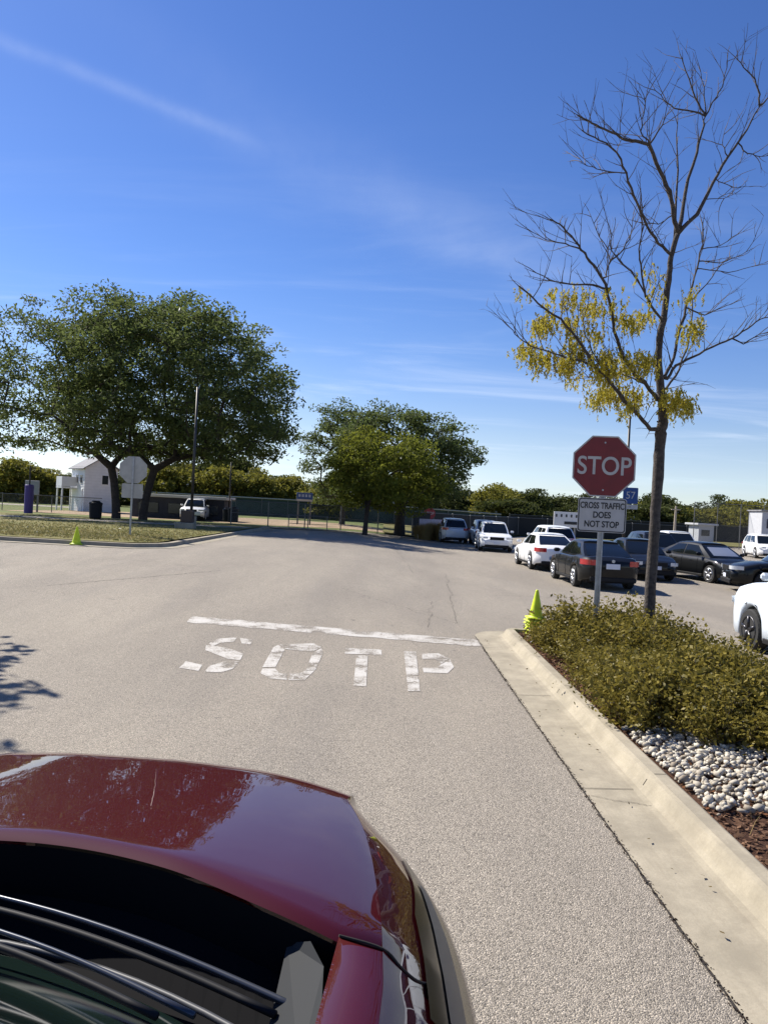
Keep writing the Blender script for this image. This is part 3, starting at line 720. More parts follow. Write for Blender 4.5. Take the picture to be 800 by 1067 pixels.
def stones():
    rs = np.random.default_rng(4); bm = bmesh.new(); bmesh.ops.create_icosphere(bm, subdivisions=1, radius=1); bv = np.array([v.co[:] for v in bm.verts]); bf = np.array([[v.index for v in f.verts] for f in bm.faces]); bm.free()
    V = []; F = []; n = 0; cell = []
    for i in range(4200):
        x = rs.uniform(2.42, 4.9); y = rs.uniform(4.9, 7.55)
        if y < 5.36+.12*math.sin(x*3)+rs.normal(0, .09): continue
        lvl = rs.uniform(0, .05)
        s = rs.choice([.012, .017, .022, .028, .036])*rs.uniform(.85, 1.15)*np.array([rs.uniform(.8, 1.5), rs.uniform(.7, 1.2), rs.uniform(.5, .85)])
        v = bv*(1+rs.normal(0, .09, (len(bv), 1)))*s; M = np.array(Euler(tuple(rs.uniform(-.5, .5, 2))+(rs.uniform(0, 6.28),)).to_matrix()); v = v@M.T+np.array([x, y, .115+lvl+g(x, y)])
        V.append(v); F.append(bf+n); n += len(bv)
    m = bpy.data.materials.new('river_stone'); m.use_nodes = True; nt = m.node_tree; b = nt.nodes['Principled BSDF']
    geo = N(nt, 'ShaderNodeNewGeometry'); cr = N(nt, 'ShaderNodeValToRGB'); el = cr.color_ramp.elements; el[0].color = (.22, .18, .13, 1); el[1].color = (.62, .58, .48, 1); e = el.new(.35); e.color = (.42, .385, .31, 1)
    nt.links.new(geo.outputs['Random Per Island'], cr.inputs[0]); t = N(nt, 'ShaderNodeTexCoord').outputs['Object']
    nt.links.new(mixc(nt, maprange(nt, noise(nt, t, 30, 4), .4, .65, 0, .55), cr.outputs[0], (.26, .205, .14)), b.inputs['Base Color']); b.inputs['Roughness'].default_value = .75
    V = np.concatenate(V); F = np.concatenate(F); me = bpy.data.meshes.new('stones'); me.from_pydata(V.tolist(), [], F.tolist()); me.materials.append(m); me.polygons.foreach_set('use_smooth', [True]*len(F)); o = bpy.data.objects.new('river_stones', me); COL.objects.link(o)
    tag(o, 'pale rounded river stones spread between the shrubs and the bare mulch', 'stones', None, 'stuff')
stones()
def litter(name, n, reg, size, cols, z, label, flat=.7, inside=None):
    x = rng.uniform(reg[0], reg[2], n); y = rng.uniform(reg[1], reg[3], n)
    if inside is not None:
        k = inside(x, y); x = x[k]; y = y[k]
    zz_ = np.array([g(a, b_) for a, b_ in zip(x, y)])+z+rng.random(len(x))*size*.8
    o = quads_mesh(name, leaf_quads(np.stack([x, y, zz_], 1), size, .5, 0, flat), leafmat(name+'_near', cols, .1, .8)); tag(o, label, name.replace('_', ' '), None, 'stuff')
litter('mulch_chips', 26000, (2.38, 1.5, 4.7, 13.2), .022, [(.05, .022, .014), (.18, .085, .05), (.30, .19, .12), (.09, .04, .026), (.22, .13, .08)], .105, 'reddish brown bark chips and fallen leaves covering the kerb bed', inside=lambda x, y: (y < 5.55) | (y > 6.8))
litter('dry_leaves', 1600, (2.38, 5.3, 4.4, 13.2), .02, [(.26, .13, .06), (.20, .07, .04), (.36, .26, .12), (.14, .06, .03)], .125, 'dry russet leaves scattered over the bed and its stones')
litter('gutter_grit', 1500, (BX0-.03, 1.5, BX0+.015, 13), .008, [(.05, .03, .02), (.14, .08, .04), (.08, .06, .02), (.03, .02, .015)], .006, 'dark grit and leaf crumbs lying in the seam beside the gutter')
litter('fallen_leaves', 46, (BX0+.05, 2, BX0+.62, 13), .017, [(.08, .05, .03), (.20, .10, .03), (.05, .03, .02), (.12, .09, .03)], .03, 'few small fallen leaves lying in the concrete gutter', inside=lambda x, y: (x < BX0+.45))
def dry_grass():
    V = []
    rs = np.random.default_rng(8)
    for i in range(2600):
        x = rs.normal(3.55, .32); y = rs.normal(4.85, .2)
        if x < 2.5: continue
        h = rs.uniform(.06, .2); a = rs.uniform(0, 6.28); l = rs.uniform(.02, .12); w = .0022
        p = np.array([x, y, .1+g(x, y)]); s = np.array([-math.sin(a), math.cos(a), 0])*w; t = p+np.array([math.cos(a)*l, math.sin(a)*l, h]); m_ = p*.5+t*.5+np.array([0, 0, h*.15])
        V.append([p-s, p+s, m_+s*.7, m_-s*.7]); V.append([m_-s*.7, m_+s*.7, t+s*.1, t-s*.1])
    o = quads_mesh('dry_grass', np.array(V), M_REED); tag(o, 'tuft of dry tan grass growing from the bare mulch near the kerb', 'grass', None, 'stuff')
dry_grass()
# fine lawn blades near its kerb so the lawn edge is not a clean line
def blades():
    n = 26000; x = rng.uniform(-34, -7.7, n); y = 26.1+np.abs(rng.normal(0, 5.5, n))+np.maximum(0, (-x-8.6))*.019
    k = y < 49; x = x[k]; y = y[k]; zz_ = np.array([g(a, b_) for a, b_ in zip(x, y)])+.15
    o = quads_mesh('lawn_blades', leaf_quads(np.stack([x, y, zz_], 1), .05, .35, -.3), leafmat('lawn_blade', [(.10, .12, .03), (.24, .20, .08), (.16, .16, .045), (.30, .25, .11)], .3)); tag(o, 'mown half-dry grass blades of the lawn', 'grass', None, 'stuff')
blades()

# ------------------------------------------------------------ lettering
def text(name, s, size, mat_, parent, loc, rot=(math.pi/2, 0, 0), sx=1.0, depth=.0015, fat=0.0, align='CENTER'):
    cu = bpy.data.curves.new(name, 'FONT'); cu.body = s; cu.size = size; cu.align_x = align; cu.align_y = 'CENTER'; cu.extrude = depth; cu.offset = fat
    t = bpy.data.objects.new(name, cu); COL.objects.link(t); dg = bpy.context.evaluated_depsgraph_get(); dg.update()
    me = bpy.data.meshes.new_from_object(t.evaluated_get(dg)); bpy.data.objects.remove(t); me.materials.clear(); me.materials.append(mat_)
    o = bpy.data.objects.new(name, me); o.location = loc; o.rotation_euler = rot; o.scale = (sx, 1, 1); return link(o, parent)
def ngon(n, r, a0): return [(r*math.cos(a0+2*math.pi*k/n), r*math.sin(a0+2*math.pi*k/n)) for k in range(n)]
def plate(pts, y0, y1, c=(0, 0)):
    n = len(pts); v = [(p[0]+c[0], y0, p[1]+c[1]) for p in pts]+[(p[0]+c[0], y1, p[1]+c[1]) for p in pts]
    f = [tuple(range(n)), tuple(reversed(range(n, 2*n)))]+[(i, n+i, n+(i+1) % n, (i+1) % n) for i in range(n)]
    return v, f
def ring(po, pi_, y, c=(0, 0), th=.0012):
    n = len(po); v = [(p[0]+c[0], y, p[1]+c[1]) for p in po]+[(p[0]+c[0], y, p[1]+c[1]) for p in pi_]
    return v, [(i, n+i, n+(i+1) % n, (i+1) % n) for i in range(n)]
def rrect(w, h, r, n=4):
    out = []
    for cx_, cy_, a in ((w/2-r, h/2-r, 0), (-w/2+r, h/2-r, 90), (-w/2+r, -h/2+r, 180), (w/2-r, -h/2+r, 270)):
        for k in range(n+1): out.append((cx_+r*math.cos(R(a+90*k/n)), cy_+r*math.sin(R(a+90*k/n))))
    return out
# front stop sign; local -y faces the camera
YS = 12.0; c0 = P(629, 486, YS); gz = g(c0.x, YS)+.10
st = empty('stop_sign', (c0.x, YS, gz), R(-9), 'red octagonal stop sign facing us on a grey post, above the cross traffic plate', 'road sign')
zc = c0.z-gz; w2 = .475/math.cos(math.pi/8)
mb = MB(); mb.add(*plate(ngon(8, w2, math.pi/8), 0, .003, (0, zc))); fc = mb.build('sign_face', M_SIGNRED, st)
b_ = MB(); b_.add(*ring(ngon(8, w2*.995, math.pi/8), ngon(8, w2*.955, math.pi/8), -.0015, (0, zc))); b_.build('border', M_SIGNWHITE, fc)
text('lettering', 'STOP', .40, M_SIGNWHITE, fc, (0, -.002, zc-.005), sx=.86, fat=.004)
for z_ in (zc+.37, zc-.37): b_ = MB(); b_.lathe([(.014, -.012), (.014, -.004), (.009, 0)], 10, (0, 0, z_), 'Y'); b_.build('bolt', M_GALV, fc)
pz = P(628, 537, YS).z-gz
mb = MB(); mb.add(*plate(rrect(.735, .535, .04), .001, .004, (0.005, pz))); pl_ = mb.build('plate', M_SIGNWHITE, st); pl_['label'] = 'white plate reading CROSS TRAFFIC DOES NOT STOP'
b_ = MB(); b_.add(*ring(rrect(.715, .515, .035), rrect(.685, .485, .028), -.0005, (0.005, pz))); b_.build('border', M_BLACK, pl_)
for s_, dz, k in (('CROSS TRAFFIC', .145, .70), ('DOES', 0, .80), ('NOT STOP', -.145, .80)):
    text('lettering', s_, .135, M_BLACK, pl_, (0.005, -.001, pz+dz), sx=k, depth=.001, fat=.0035)
mb = MB(); hgt = zc+.46
mb.box((0, .030, hgt/2-.1), (.042, .006, hgt+.2)); mb.box((-.024, .018, hgt/2-.1), (.006, .030, hgt+.2)); mb.box((.024, .018, hgt/2-.1), (.006, .030, hgt+.2)); mb.box((-.035, .006, hgt/2-.1), (.018, .005, hgt+.2)); mb.box((.035, .006, hgt/2-.1), (.018, .005, hgt+.2))
mb.build('post', M_GALV, st)
# sign seen from the back on the lawn
Y2 = 30.0; c1 = P(139, 489.5, Y2); gz1 = g(c1.x, Y2)+.12
sb = empty('stop_sign', (c1.x, Y2, gz1), R(6), 'octagonal sign seen from its grey back on the lawn, with a blank plate under it', 'road sign')
zc = c1.z-gz1; mb = MB(); mb.add(*plate(ngon(8, .52/math.cos(math.pi/8), math.pi/8), .03, .034, (0, zc))); mb.build('sign_face', M_SIGNBACK, sb)
pz = P(137.5, 511.5, Y2).z-gz1
mb = MB(); mb.add(*plate(rrect(.80, .56, .04), .03, .034, (0, pz))); mb.build('plate', M_SIGNBACK, sb)
mb = MB(); mb.box((0, 0, (zc+.5)/2-.1), (.07, .05, zc+.7)); mb.build('post', M_GALV, sb)

# ------------------------------------------------------------ cones
def cone_mb(h, r, zb=0, n=28):
    prof = [(r+.025, zb+.028), (r+.015, zb+.036), (r*.98, zb+.045), (r*.94, zb+.06)]
    for k in range(1, 8): t = k/7; prof.append((r*.94*(1-t)+.028*t, zb+.06+(h-.08)*t))
    return prof+[(.026, zb+h), (.018, zb+h+.002)]
def make_cone(loc, h, r, rz, label, grp=None):
    t = empty('traffic_cone', loc, rz, label, 'traffic cone', grp)
    mb = MB(); mb.lathe(cone_mb(h, r), 28); mb.build('cone_body', M_LIME, t, smooth=True)
    mb = MB(); mb.box((0, 0, .015), (r*2.7, r*2.7, .028), bev=.012); mb.build('base', M_LIME, t); return t
p = G(558.5, 657); hc = .155; base = Vector((p.x+.02, 13.35, g(p.x, 13.4)+.10)); base.x = P(558, 650, 13.35).x
for k in range(6):
    lab = ('lowest lime green cone of the nested stack behind the kerb corner', 'second cone from the bottom in the lime green stack', 'third cone from the bottom in the lime green stack', 'fourth cone from the bottom in the lime green stack', 'fifth cone from the bottom in the lime green stack', 'topmost lime green cone standing whole on the stack behind the kerb corner')[k]
    make_cone((base.x+random.uniform(-.008, .008), base.y+random.uniform(-.008, .008), base.z+k*.052), .50, .125, random.uniform(-.25, .25), lab, 'lime cones nested in a stack')
p = P(80, 565, 25.1); make_cone((p.x, 25.1, g(p.x, 25.1)+.02), .58, .15, .3, 'single lime green traffic cone standing at the kerb of the lawn')

# ------------------------------------------------------------ cars
def interp(x, pts):
    for (a, u), (b, v) in zip(pts, pts[1:]):
        if x <= b: 
            t = (x-a)/(b-a) if b > a else 0; t = max(0, t); t2 = t*t*(3-2*t); return u+(v-u)*(t*.5+t2*.5)
    return pts[-1][1]
def make_car(kind, paint_, label, rim=None, wheel_col=None, group=None, shade=False, plate_front=True, dark_rim=False, rise=0.0):
    """x forward, y left, origin on the ground under the middle"""
    T = {'sedan': dict(L=4.75, W=.92, top=[(-2.38, .90), (-2.25, 1.0), (-1.5, 1.03), (-.8, .97), (.9, .95), (1.6, .88), (2.1, .74), (2.38, .62)], cab=(-1.95, -1.05, .35, 1.20), roof=1.45, wb=.80, wr=.60, R=.325, ax=1.38),
         'suv': dict(L=4.6, W=.94, top=[(-2.3, 1.02), (-2.2, 1.08), (-1.5, 1.08), (-.8, 1.04), (.8, 1.04), (1.5, .99), (2.05, .88), (2.3, .72)], cab=(-2.24, -1.85, .35, 1.12), roof=1.68, wb=.84, wr=.66, R=.36, ax=1.32)}[kind]
    T['top'] = [(a, b+rise) for a, b in T['top']]; T['roof'] += rise
    L = T['L']; W = T['W']; root = empty('parked_car', (0, 0, 0), 0, label, 'car', group)
    xs = sorted(set([round(x, 4) for x in np.linspace(-L/2, L/2, 46)]+[round(s*T['ax']+d, 4) for s in (-1, 1) for d in np.linspace(-T['R']-.07, T['R']+.07, 15)]))
    def hw(x): e = abs(x)/(L/2); return W*(1-.035*e**2-.24*max(0, e-.80)**2/.04*.85)
    sill = .22
    def zb(x):
        z = sill if abs(x) < L/2-.35 else sill+.06+.05*(abs(x)-L/2+.35)/.35
        for s in (-1, 1):
            d = abs(x-s*T['ax']); r = T['R']+.055
            if d < r: z = max(z, T['R']+math.sqrt(r*r-d*d))
        return z
    prof = []
    for x in xs:
        t = interp(x, T['top']); b = zb(x); w = hw(x); row = []
        belt = min(t-.05, .86 if kind == 'sedan' else .92); b2 = min(b, belt-.04)
        ys = [(w*.93, b2-.0), (w*.985, b2+.02), (w, (b2+belt)/2*.9+b2*.1), (w*1.0, belt-.12 if belt-.12 > b2+.05 else (b2+belt)/2+.02), (w*.965, belt), (w*.90, t-.028), (w*.80, t-.004), (w*.45, t+.02), (0, t+.028)]
        for (y, z) in ys: row.append((x, y, z))
        prof.append(row)
    m = len(prof[0]); v = []
    for row in prof: v += row+[(x, -y, z) for (x, y, z) in reversed(row[:-1])]
    nc = 2*m-1; f = grid_faces(len(xs), nc)
    n0 = len(v); 
    # rounded closing faces at nose and tail
    for k, (xe, s) in enumerate(((xs[0], -1), (xs[-1], 1))):
        i0 = 0 if s < 0 else (len(xs)-1)*nc; row = v[i0:i0+nc]; cz = sum(p[2] for p in row)/nc; cur = list(range(i0, i0+nc))
        for (sc, dx) in ((.93, .05), (.80, .075), (0.0, .085)):
            b0 = len(v); v += [(xe+s*dx, p[1]*sc, cz+(p[2]-cz)*(sc if sc > 0 else 0)) for p in row]; new = list(range(b0, b0+nc))
            for j in range(nc):
                a, c_ = cur[j], cur[(j+1) % nc]; d, e = new[j], new[(j+1) % nc]
                f.append((a, d, e, c_) if s < 0 else (c_, e, d, a))
            cur = new
    body = mesh('body', v, f, paint_, root, smooth=True)
    ub = MB(); ub.box((0, 0, .42), (L*.93, W*1.56, .40)); ub.build('underbody', M_TRIM, root)
    if kind:
        for s in (1, -1):
            for xx, zlo in ((T['cab'][2]+.30, .30), (-.32, .30), (-1.02 if kind == 'sedan' else -1.0, .62)):
                pts_ = [(xx, s*(hw(xx)*k_+.0015), z_) for z_, k_ in ((zlo, .992), (.5, 1.0), (.74, 1.0), (interp(xx, T['top'])-.06, .966))]
                q_ = MB(); q_.tube(pts_, .0055, 4); q_.build('door_seam', M_TRIM, root)
            q_ = MB(); q_.box((0, s*(W*.985), sill+.03), (2*(T['ax']-T['R']-.1), .03, .09), bev=.01); q_.build('sill', M_TRIM, root)
    # cabin
    xD, xC, xB, xA = T['cab']; zr = T['roof']; wb_, wr_ = T['wb'], T['wr']
    def side(u, vv, s, off=0.0):
        x = (xD+(xC-xD)*vv)*(1-u)+(xA+(xB-xA)*vv)*u; zbelt = interp(x, T['top'])-.015; cr = .05*(1-(2*u-1)**2)
        z = zbelt*(1-vv)+(zr-.055+cr*.8-(.03 if kind == 'suv' else .0)*(1-u))*vv; w = (wb_*(1-vv)+wr_*vv)*(1-.07*(2*u-1)**2)+.02*math.sin(math.pi*vv)
        return (x, s*(w+off), z+off*.3)
    nu, nv = 16, 6; v = []; us = [i/nu for i in range(nu+1)]
    rows = []
    for u in us:
        r = [side(u, j/nv, 1) for j in range(nv+1)]; xx, yy, zz_ = r[-1]; e = 1-(2*u-1)**2
        r += [(xx, yy*.93, zz_+.022), (xx, yy*.7, zz_+.045), (xx, 0, zz_+.058)]
        rows.append(r+[(a, -b2, c_) for a, b2, c_ in reversed(r[:-1])])
    for r in rows: v += r
    nc = len(rows[0]); f = grid_faces(len(rows), nc)
    # bulged front and rear screens close the cabin
    for i, s in ((0, -1), (len(rows)-1, 1)):
        r = rows[i]; h = nc//2; b0 = len(v)
        for j in range(nv+1):
            a = r[j]; b2 = r[nc-1-j]
            for q in range(9):
                t = q/8; v.append((a[0]+s*.10*(1-(2*t-1)**2)*(1-.5*j/nv), a[1]+(b2[1]-a[1])*t, a[2]))
        ff = grid_faces(nv+1, 9, base=b0); f += ff if s > 0 else [tuple(reversed(q)) for q in ff]
        top_ = [b0+nv*9+q for q in range(9)]; edge = [i*nc+j for j in range(nv, nc-nv)]
        f.append(tuple(top_)+tuple(reversed(edge[1:-1])) if s < 0 else tuple(reversed(top_))+tuple(edge[1:-1]))
    mesh('roof', v, f, paint_, root, smooth=True)
    # screens
    def screen(name, u, s):
        v = []
        for j in range(7):
            vv = .06+.86*j/6; a = side(u, vv, 1); b2 = side(u, vv, -1)
            for q in range(13):
                t = .055+.89*q/12; v.append((a[0]+s*(.10*(1-(2*t-1)**2)*(1-.5*vv)+.012), a[1]+(b2[1]-a[1])*t, a[2]+.008))
        ff = grid_faces(7, 13); return mesh(name, v, ff if s > 0 else [tuple(reversed(q)) for q in ff], M_GLASS, root, smooth=True)
    ws = screen('windshield', 1, 1); screen('rear_window', 0, -1)
    if shade:
        v = []
        for j in range(5):
            vv = .16+.62*j/4; a = side(1, vv, 1); b2 = side(1, vv, -1)
            for q in range(11):
                t = .12+.76*q/10; v.append((a[0]+(.10*(1-(2*t-1)**2)*(1-.5*vv)+.018)+(.004*(q % 2)), a[1]+(b2[1]-a[1])*t, a[2]+.01))
        mesh('sunshade', v, grid_faces(5, 11), M_SHADE, root)
    spans = ((.12, .485), (.515, .90)) if kind == 'sedan' else ((.07, .29), (.32, .60), (.63, .92))
    for s in (1, -1):
        for (u0, u1) in spans:
            v = []
            for j in range(5):
                vv = .10+.76*j/4
                for q in range(7): v.append(side(u0+(u1-u0)*q/6, vv, s, .008))
            ff = grid_faces(5, 7); mesh('side_window', v, ff if s < 0 else [tuple(reversed(q)) for q in ff], M_GLASS, root, smooth=True)
        a = side(.93, .1, s); mb = MB(); mb.box((a[0]-.12, s*(wb_+.16), a[2]+.06), (.12, .20, .13), bev=.04); mb.build('mirror', paint_, root)
        for hx in (-.75, .25): mb = MB(); mb.box((hx, s*(hw(hx)+.004), interp(hx, T['top'])-.17), (.17, .022, .025), bev=.01); mb.build('door_handle', paint_, root)
        for ax in (-T['ax'], T['ax']):
            w_ = MB(); rr_ = T['R']; y0 = s*(W-.10)
            w_.lathe([(rr_*.6, y0-.11), (rr_*.94, y0-.11), (rr_, y0-.08), (rr_, y0+.08), (rr_*.94, y0+.108), (rr_*.68, y0+.108)], 28, (ax, 0, rr_), 'Y')
            wh = w_.build('wheel', M_TYRE, root, smooth=False)
            rm = MB(); yo = y0+s*.105
            for k in range(5):
                a = 2*math.pi*k/5+.3; rm.tube([(ax+.02*math.cos(a), yo, rr_+.02*math.sin(a)), (ax+rr_*.66*math.cos(a), yo+s*.006, rr_+rr_*.66*math.sin(a))], [.042, .030], 6)
            n = 24; rm.tube([(ax+rr_*.66*math.cos(2*math.pi*k/n), yo, rr_+rr_*.66*math.sin(2*math.pi*k/n)) for k in range(n+1)], .018, 6, caps=False)
            rm.build('rim', M_RIMD if dark_rim else M_RIM, wh, smooth=True)
    e = L/2
    def wrap(name, x0, z0, z1, y0, y1, s_end, m_, out=.012, nq=8):
        """patch on the rounded end: follows hw() round the corner"""
        for s in (1, -1):
            v = []
            for j in range(4):
                z = z0+(z1-z0)*j/3
                for q in range(nq+1):
                    y = y0+(y1-y0)*q/nq
                    # nose curve in plan
                    t = min(1, abs(y)/W); xx = e+.085-.02*(abs(y)/W)**2-(.40*max(0, (abs(y)/W-.70)/.30)**2.2)
                    v.append((s_end*(xx+out), s*y, z))
            ff = grid_faces(4, nq+1)
            if s*s_end > 0: ff = [tuple(reversed(q)) for q in ff]
            mesh(name, v, ff, m_, root, smooth=True)
    hz = .66 if kind == 'sedan' else .80
    wrap('headlight', 0, hz-.07, hz+.05, .50*W/.92, W*.985, 1, M_LAMP)
    wrap('tail_light', 0, hz+.10, hz+.26, .50*W/.92, W*.99, -1, M_TAIL)
    mb = MB(); mb.box((e+.085, 0, hz-.04), (.03, .80, .17), bev=.012); gr = mb.build('grille', M_TRIM, root)
    mb = MB(); mb.box((e+.07, 0, .33), (.05, W*1.45, .15), bev=.02); mb.build('front_bumper_intake', M_TRIM, root)
    mb = MB(); mb.box((-e-.075, 0, .34), (.05, W*1.5, .14), bev=.02); mb.build('rear_bumper_trim', M_TRIM, root)
    mb = MB(); mb.box((-e-.088, 0, hz+.08), (.02, .42, .16), bev=.006); mb.build('number_plate', M_PLATE, root)
    if plate_front: mb = MB(); mb.box((e+.105, 0, .50), (.012, .36, .13), bev=.004); mb.build('number_plate', M_PLATE, root)
    if kind == 'sedan': mb = MB(); mb.lathe([(.045, -.004), (.05, 0), (.045, .004)], 14, (-e-.09, 0, hz+.24), 'X'); mb.build('badge', M_RIM, root)
    return root
def put(car, x, y, heading, dz=0.0):
    car.location = (x, y, g(x, y)+.004+dz); car.rotation_euler = (0, 0, R(heading))
put(make_car('suv', M_CSILV, 'pale silver hatchback seen from behind, farthest car next to the tan ornamental grass'), 4.85, 54.5, 92)
put(make_car('suv', M_CSILV, 'silver car half hidden behind the white car with the dark grille'), 7.0, 52.5, -90)
put(make_car('suv', M_CWHITE, 'white sport utility car facing us with a dark grille, beyond the white sedan'), 6.55, 45.6, -93)
put(make_car('suv', M_CWHITE, 'white tall car with only its roof and rear window showing behind the white sedan'), 9.0, 41.5, 92)
put(make_car('sedan', M_CWHITE, 'white sedan seen from behind with red tail lamps, parked just beyond the black one'), 6.85, 32.4, 91)
put(make_car('sedan', M_CBLACK, 'black sedan seen from behind with bright alloy wheels, right behind the stop sign post'), 6.95, 25.6, 90.5)
put(make_car('sedan', M_CBLACK, 'black car facing us, mostly hidden behind the thin tree trunk'), 10.0, 30.2, -92)
put(make_car('suv', M_CNAVY, 'dark blue car in the second row, its windshield showing right of the tree trunk'), 12.9, 36.5, -92)
put(make_car('sedan', M_CBLACK, 'black sedan facing us with a silver sunshade in its windshield', shade=True), 12.75, 30.2, -76)
put(make_car('suv', M_CBLACK, 'black car at the right edge with dark wheels, nearer than the sedan with the sunshade', dark_rim=True), 14.0, 25.6, 168)
put(make_car('suv', M_CWHITE, 'small white car far back at the right edge under the grey scoreboard building'), 27.2, 55, -100)
put(make_car('suv', M_CSILV, 'silver car far back between the black cars and the small booth'), 17.2, 45, -95)
put(make_car('suv', M_CPALE, 'pale bluish white car cut by the right edge of the picture, with a black wheel', dark_rim=True, rise=.19), 7.42, 12.1, 91)
p = G(212, 541); put(make_car('suv', M_CSILV, 'silver car parked before the long low dugout'), -14.75, 60.4, -84)

# ------------------------------------------------------------ poles
def light_pole(px, ytop, Y, label, zbase=None, r=.07, shoebox=True):
    b = P(px, 545, Y); zt = P(px, ytop, Y).z; z0 = g(b.x, Y)+(.1 if b.x < -7 else 0); t = empty('light_pole', (b.x, Y, z0), 0, label, 'light pole', None); h = zt-z0
    mb = MB(); mb.tube([(0, 0, .2), (0, 0, h)], [r, r*.7], 12); mb.build('pole', M_POLE, t, smooth=True)
    mb = MB(); mb.lathe([(.28, -.2), (.28, .62), (.26, .66)], 20); mb.build('concrete_base', M_CONC, t)
    if not shoebox: return t
    mb = MB(); mb.tube([(0, 0, h-.15), (.35, 0, h-.08)], .03, 8); ar = mb.build('arm', M_POLE, t)
    mb = MB(); mb.box((.62, 0, h-.08), (.60, .36, .16), bev=.05); mb.build('lamp_head', M_POLE, t); return t
b = P(206.5, 402, 40.0); light_pole(199, 403, 40.0, 'tall dark light pole standing on the lawn right of the big trees', r=.08, shoebox=False)
mb = MB(); q = G(194, 549); q = Vector((P(195, 548, 39.5).x, 39.5, g(-10, 39.5)+.13))
ub = empty('utility_box', q, 0, 'brown utility box on a pale concrete block at the foot of the light pole', 'utility box')
mb = MB(); mb.box((0, 0, .62), (.62, .45, .62), bev=.03); mb.build('cabinet', mat('brown_cabinet', (.07, .045, .035), .6), ub)
mb = MB(); mb.box((-.1, 0, .12), (.95, .6, .36), bev=.03); mb.build('concrete_block', M_CONC, ub)
light_pole(650, 433, 34.5, 'tall thin dark pole rising behind the stop sign', r=.075, shoebox=False)
light_pole(238, 470, 62, 'thin dark light pole among the low branches right of the big trees', r=.07)
pp = empty('utility_pole', (P(702, 555, 75).x, 75, -.02), 0, 'pale wooden pole in front of the yellow trees right of the tree trunk', 'pole')
mb = MB(); zt = P(703, 527, 75).z; mb.tube([(0, 0, 0), (.04, 0, zt)], [.14, .10], 10); mb.build('pole', mat('pale_wood', (.42, .36, .27), .85), pp)
mb = MB(); mb.box((0, -.12, zt-.35), (.9, .09, .10)); mb.build('crossarm', mat('pale_wood', (.42, .36, .27)), pp)

# blue number sign on the lamp post behind
p57 = P(656.5, 516.5, 34.2); t = empty('number_sign', (p57.x, 34.2, 0), R(-12), 'blue sign numbered 57 beside the plate of the stop sign', 'sign')
mb = MB(); mb.add(*plate(rrect(.64, .72, .04), 0, .006, (0, p57.z))); fc = mb.build('panel', M_BLUE, t); text('lettering', '57', .46, M_SIGNWHITE, fc, (0, -.003, p57.z), sx=.9)
mb = MB(); mb.add(*plate(rrect(.66, .20, .03), 0, .006, (0, p57.z-.50))); mb.build('plate', M_SIGNWHITE, t)
mb = MB(); mb.box((0, .10, p57.z+.2), (.10, .20, .05)); mb.box((0, .10, p57.z-.5), (.10, .20, .05)); mb.build('bracket', M_GALV, t)

# ------------------------------------------------------------ fences
M_LINK = bpy.data.materials.new('chain_link'); M_LINK.use_nodes = True; nt = M_LINK.node_tree; bb = nt.nodes['Principled BSDF']
bb.inputs['Base Color'].default_value = (.20, .20, .19, 1); bb.inputs['Roughness'].default_value = .5; bb.inputs['Metallic'].default_value = .4
tco = N(nt, 'ShaderNodeTexCoord').outputs['Object']; sx = N(nt, 'ShaderNodeSeparateXYZ'); nt.links.new(tco, sx.inputs[0])
def diag(sgn):
    a = mth(nt, 'ADD', mth(nt, 'ADD', sx.outputs[0], sx.outputs[1]), mth(nt, 'MULTIPLY', sx.outputs[2], sgn))
    return mth(nt, 'LESS_THAN', mth(nt, 'FRACT', mth(nt, 'MULTIPLY', a, 16.0)), .075)
al = mth(nt, 'MAXIMUM', diag(1.0), diag(-1.0)); trn = N(nt, 'ShaderNodeBsdfTransparent'); mx = N(nt, 'ShaderNodeMixShader')
nt.links.new(al, mx.inputs[0]); nt.links.new(trn.outputs[0], mx.inputs[1]); nt.links.new(bb.outputs[0], mx.inputs[2]); nt.links.new(mx.outputs[0], nt.nodes['Material Output'].inputs[0])
M_FPOST = mat('fence_post_steel', (.16, .16, .155), .5, metal=.5)
M_SCREEN = mat('green_windscreen', (.03, .05, .038), .9, var=.2, vscale_=1.5); M_SCREENB = mat('black_windscreen', (.018, .02, .02), .9)
def fence(path, h, label, n, screen=None, midrail=False, cap=None, capm=None):
    t = empty('chain_link_fence', (path[0][0], path[0][1], 0), 0, label, 'fence'); o0 = Vector((path[0][0], path[0][1], 0))
    rail = MB(); link_ = MB(); scr = MB()
    for a, b2 in zip(path, path[1:]):
        A = Vector((a[0], a[1], g(*a)))-o0; B = Vector((b2[0], b2[1], g(*b2)))-o0; up = Vector((0, 0, h))
        rail.tube([A+up, B+up], .032, 6)
        if midrail: rail.tube([A+up*.5, B+up*.5], .025, 6)
        k = max(1, int((B-A).length/n))
        for i in range(k):
            q = A.lerp(B, i/k); m2 = MB(); m2.tube([q, q+up*1.02], .038, 6); m2.lathe([(.045, 0), (.045, .03), (.01, .07)], 6, (q.x, q.y, q.z+h)); m2.build('post', M_FPOST, t)
        nn = (B-A).normalized(); off = Vector((-nn.y, nn.x, 0))*.03
        (scr if screen else link_).add([A+off, B+off, B+off+up*.97, A+off+up*.97], [(0, 1, 2, 3)])
        if cap: 
            c_ = MB(); c_.tube([A+up*1.02, B+up*1.02], cap, 6); c_.build('top_guard', capm, t)
    rail.build('rail', M_FPOST, t)
    if link_.v: link_.build('chain_link', M_LINK, t)
    if scr.v: scr.build('windscreen', screen, t)
    return t
fence([(-10.5, 53.0), (-3.0, 54.2), (2.2, 58.5)], 1.7, 'grey chain link fence along the far side of the drive, in front of the ballfield', 2.4, midrail=True)
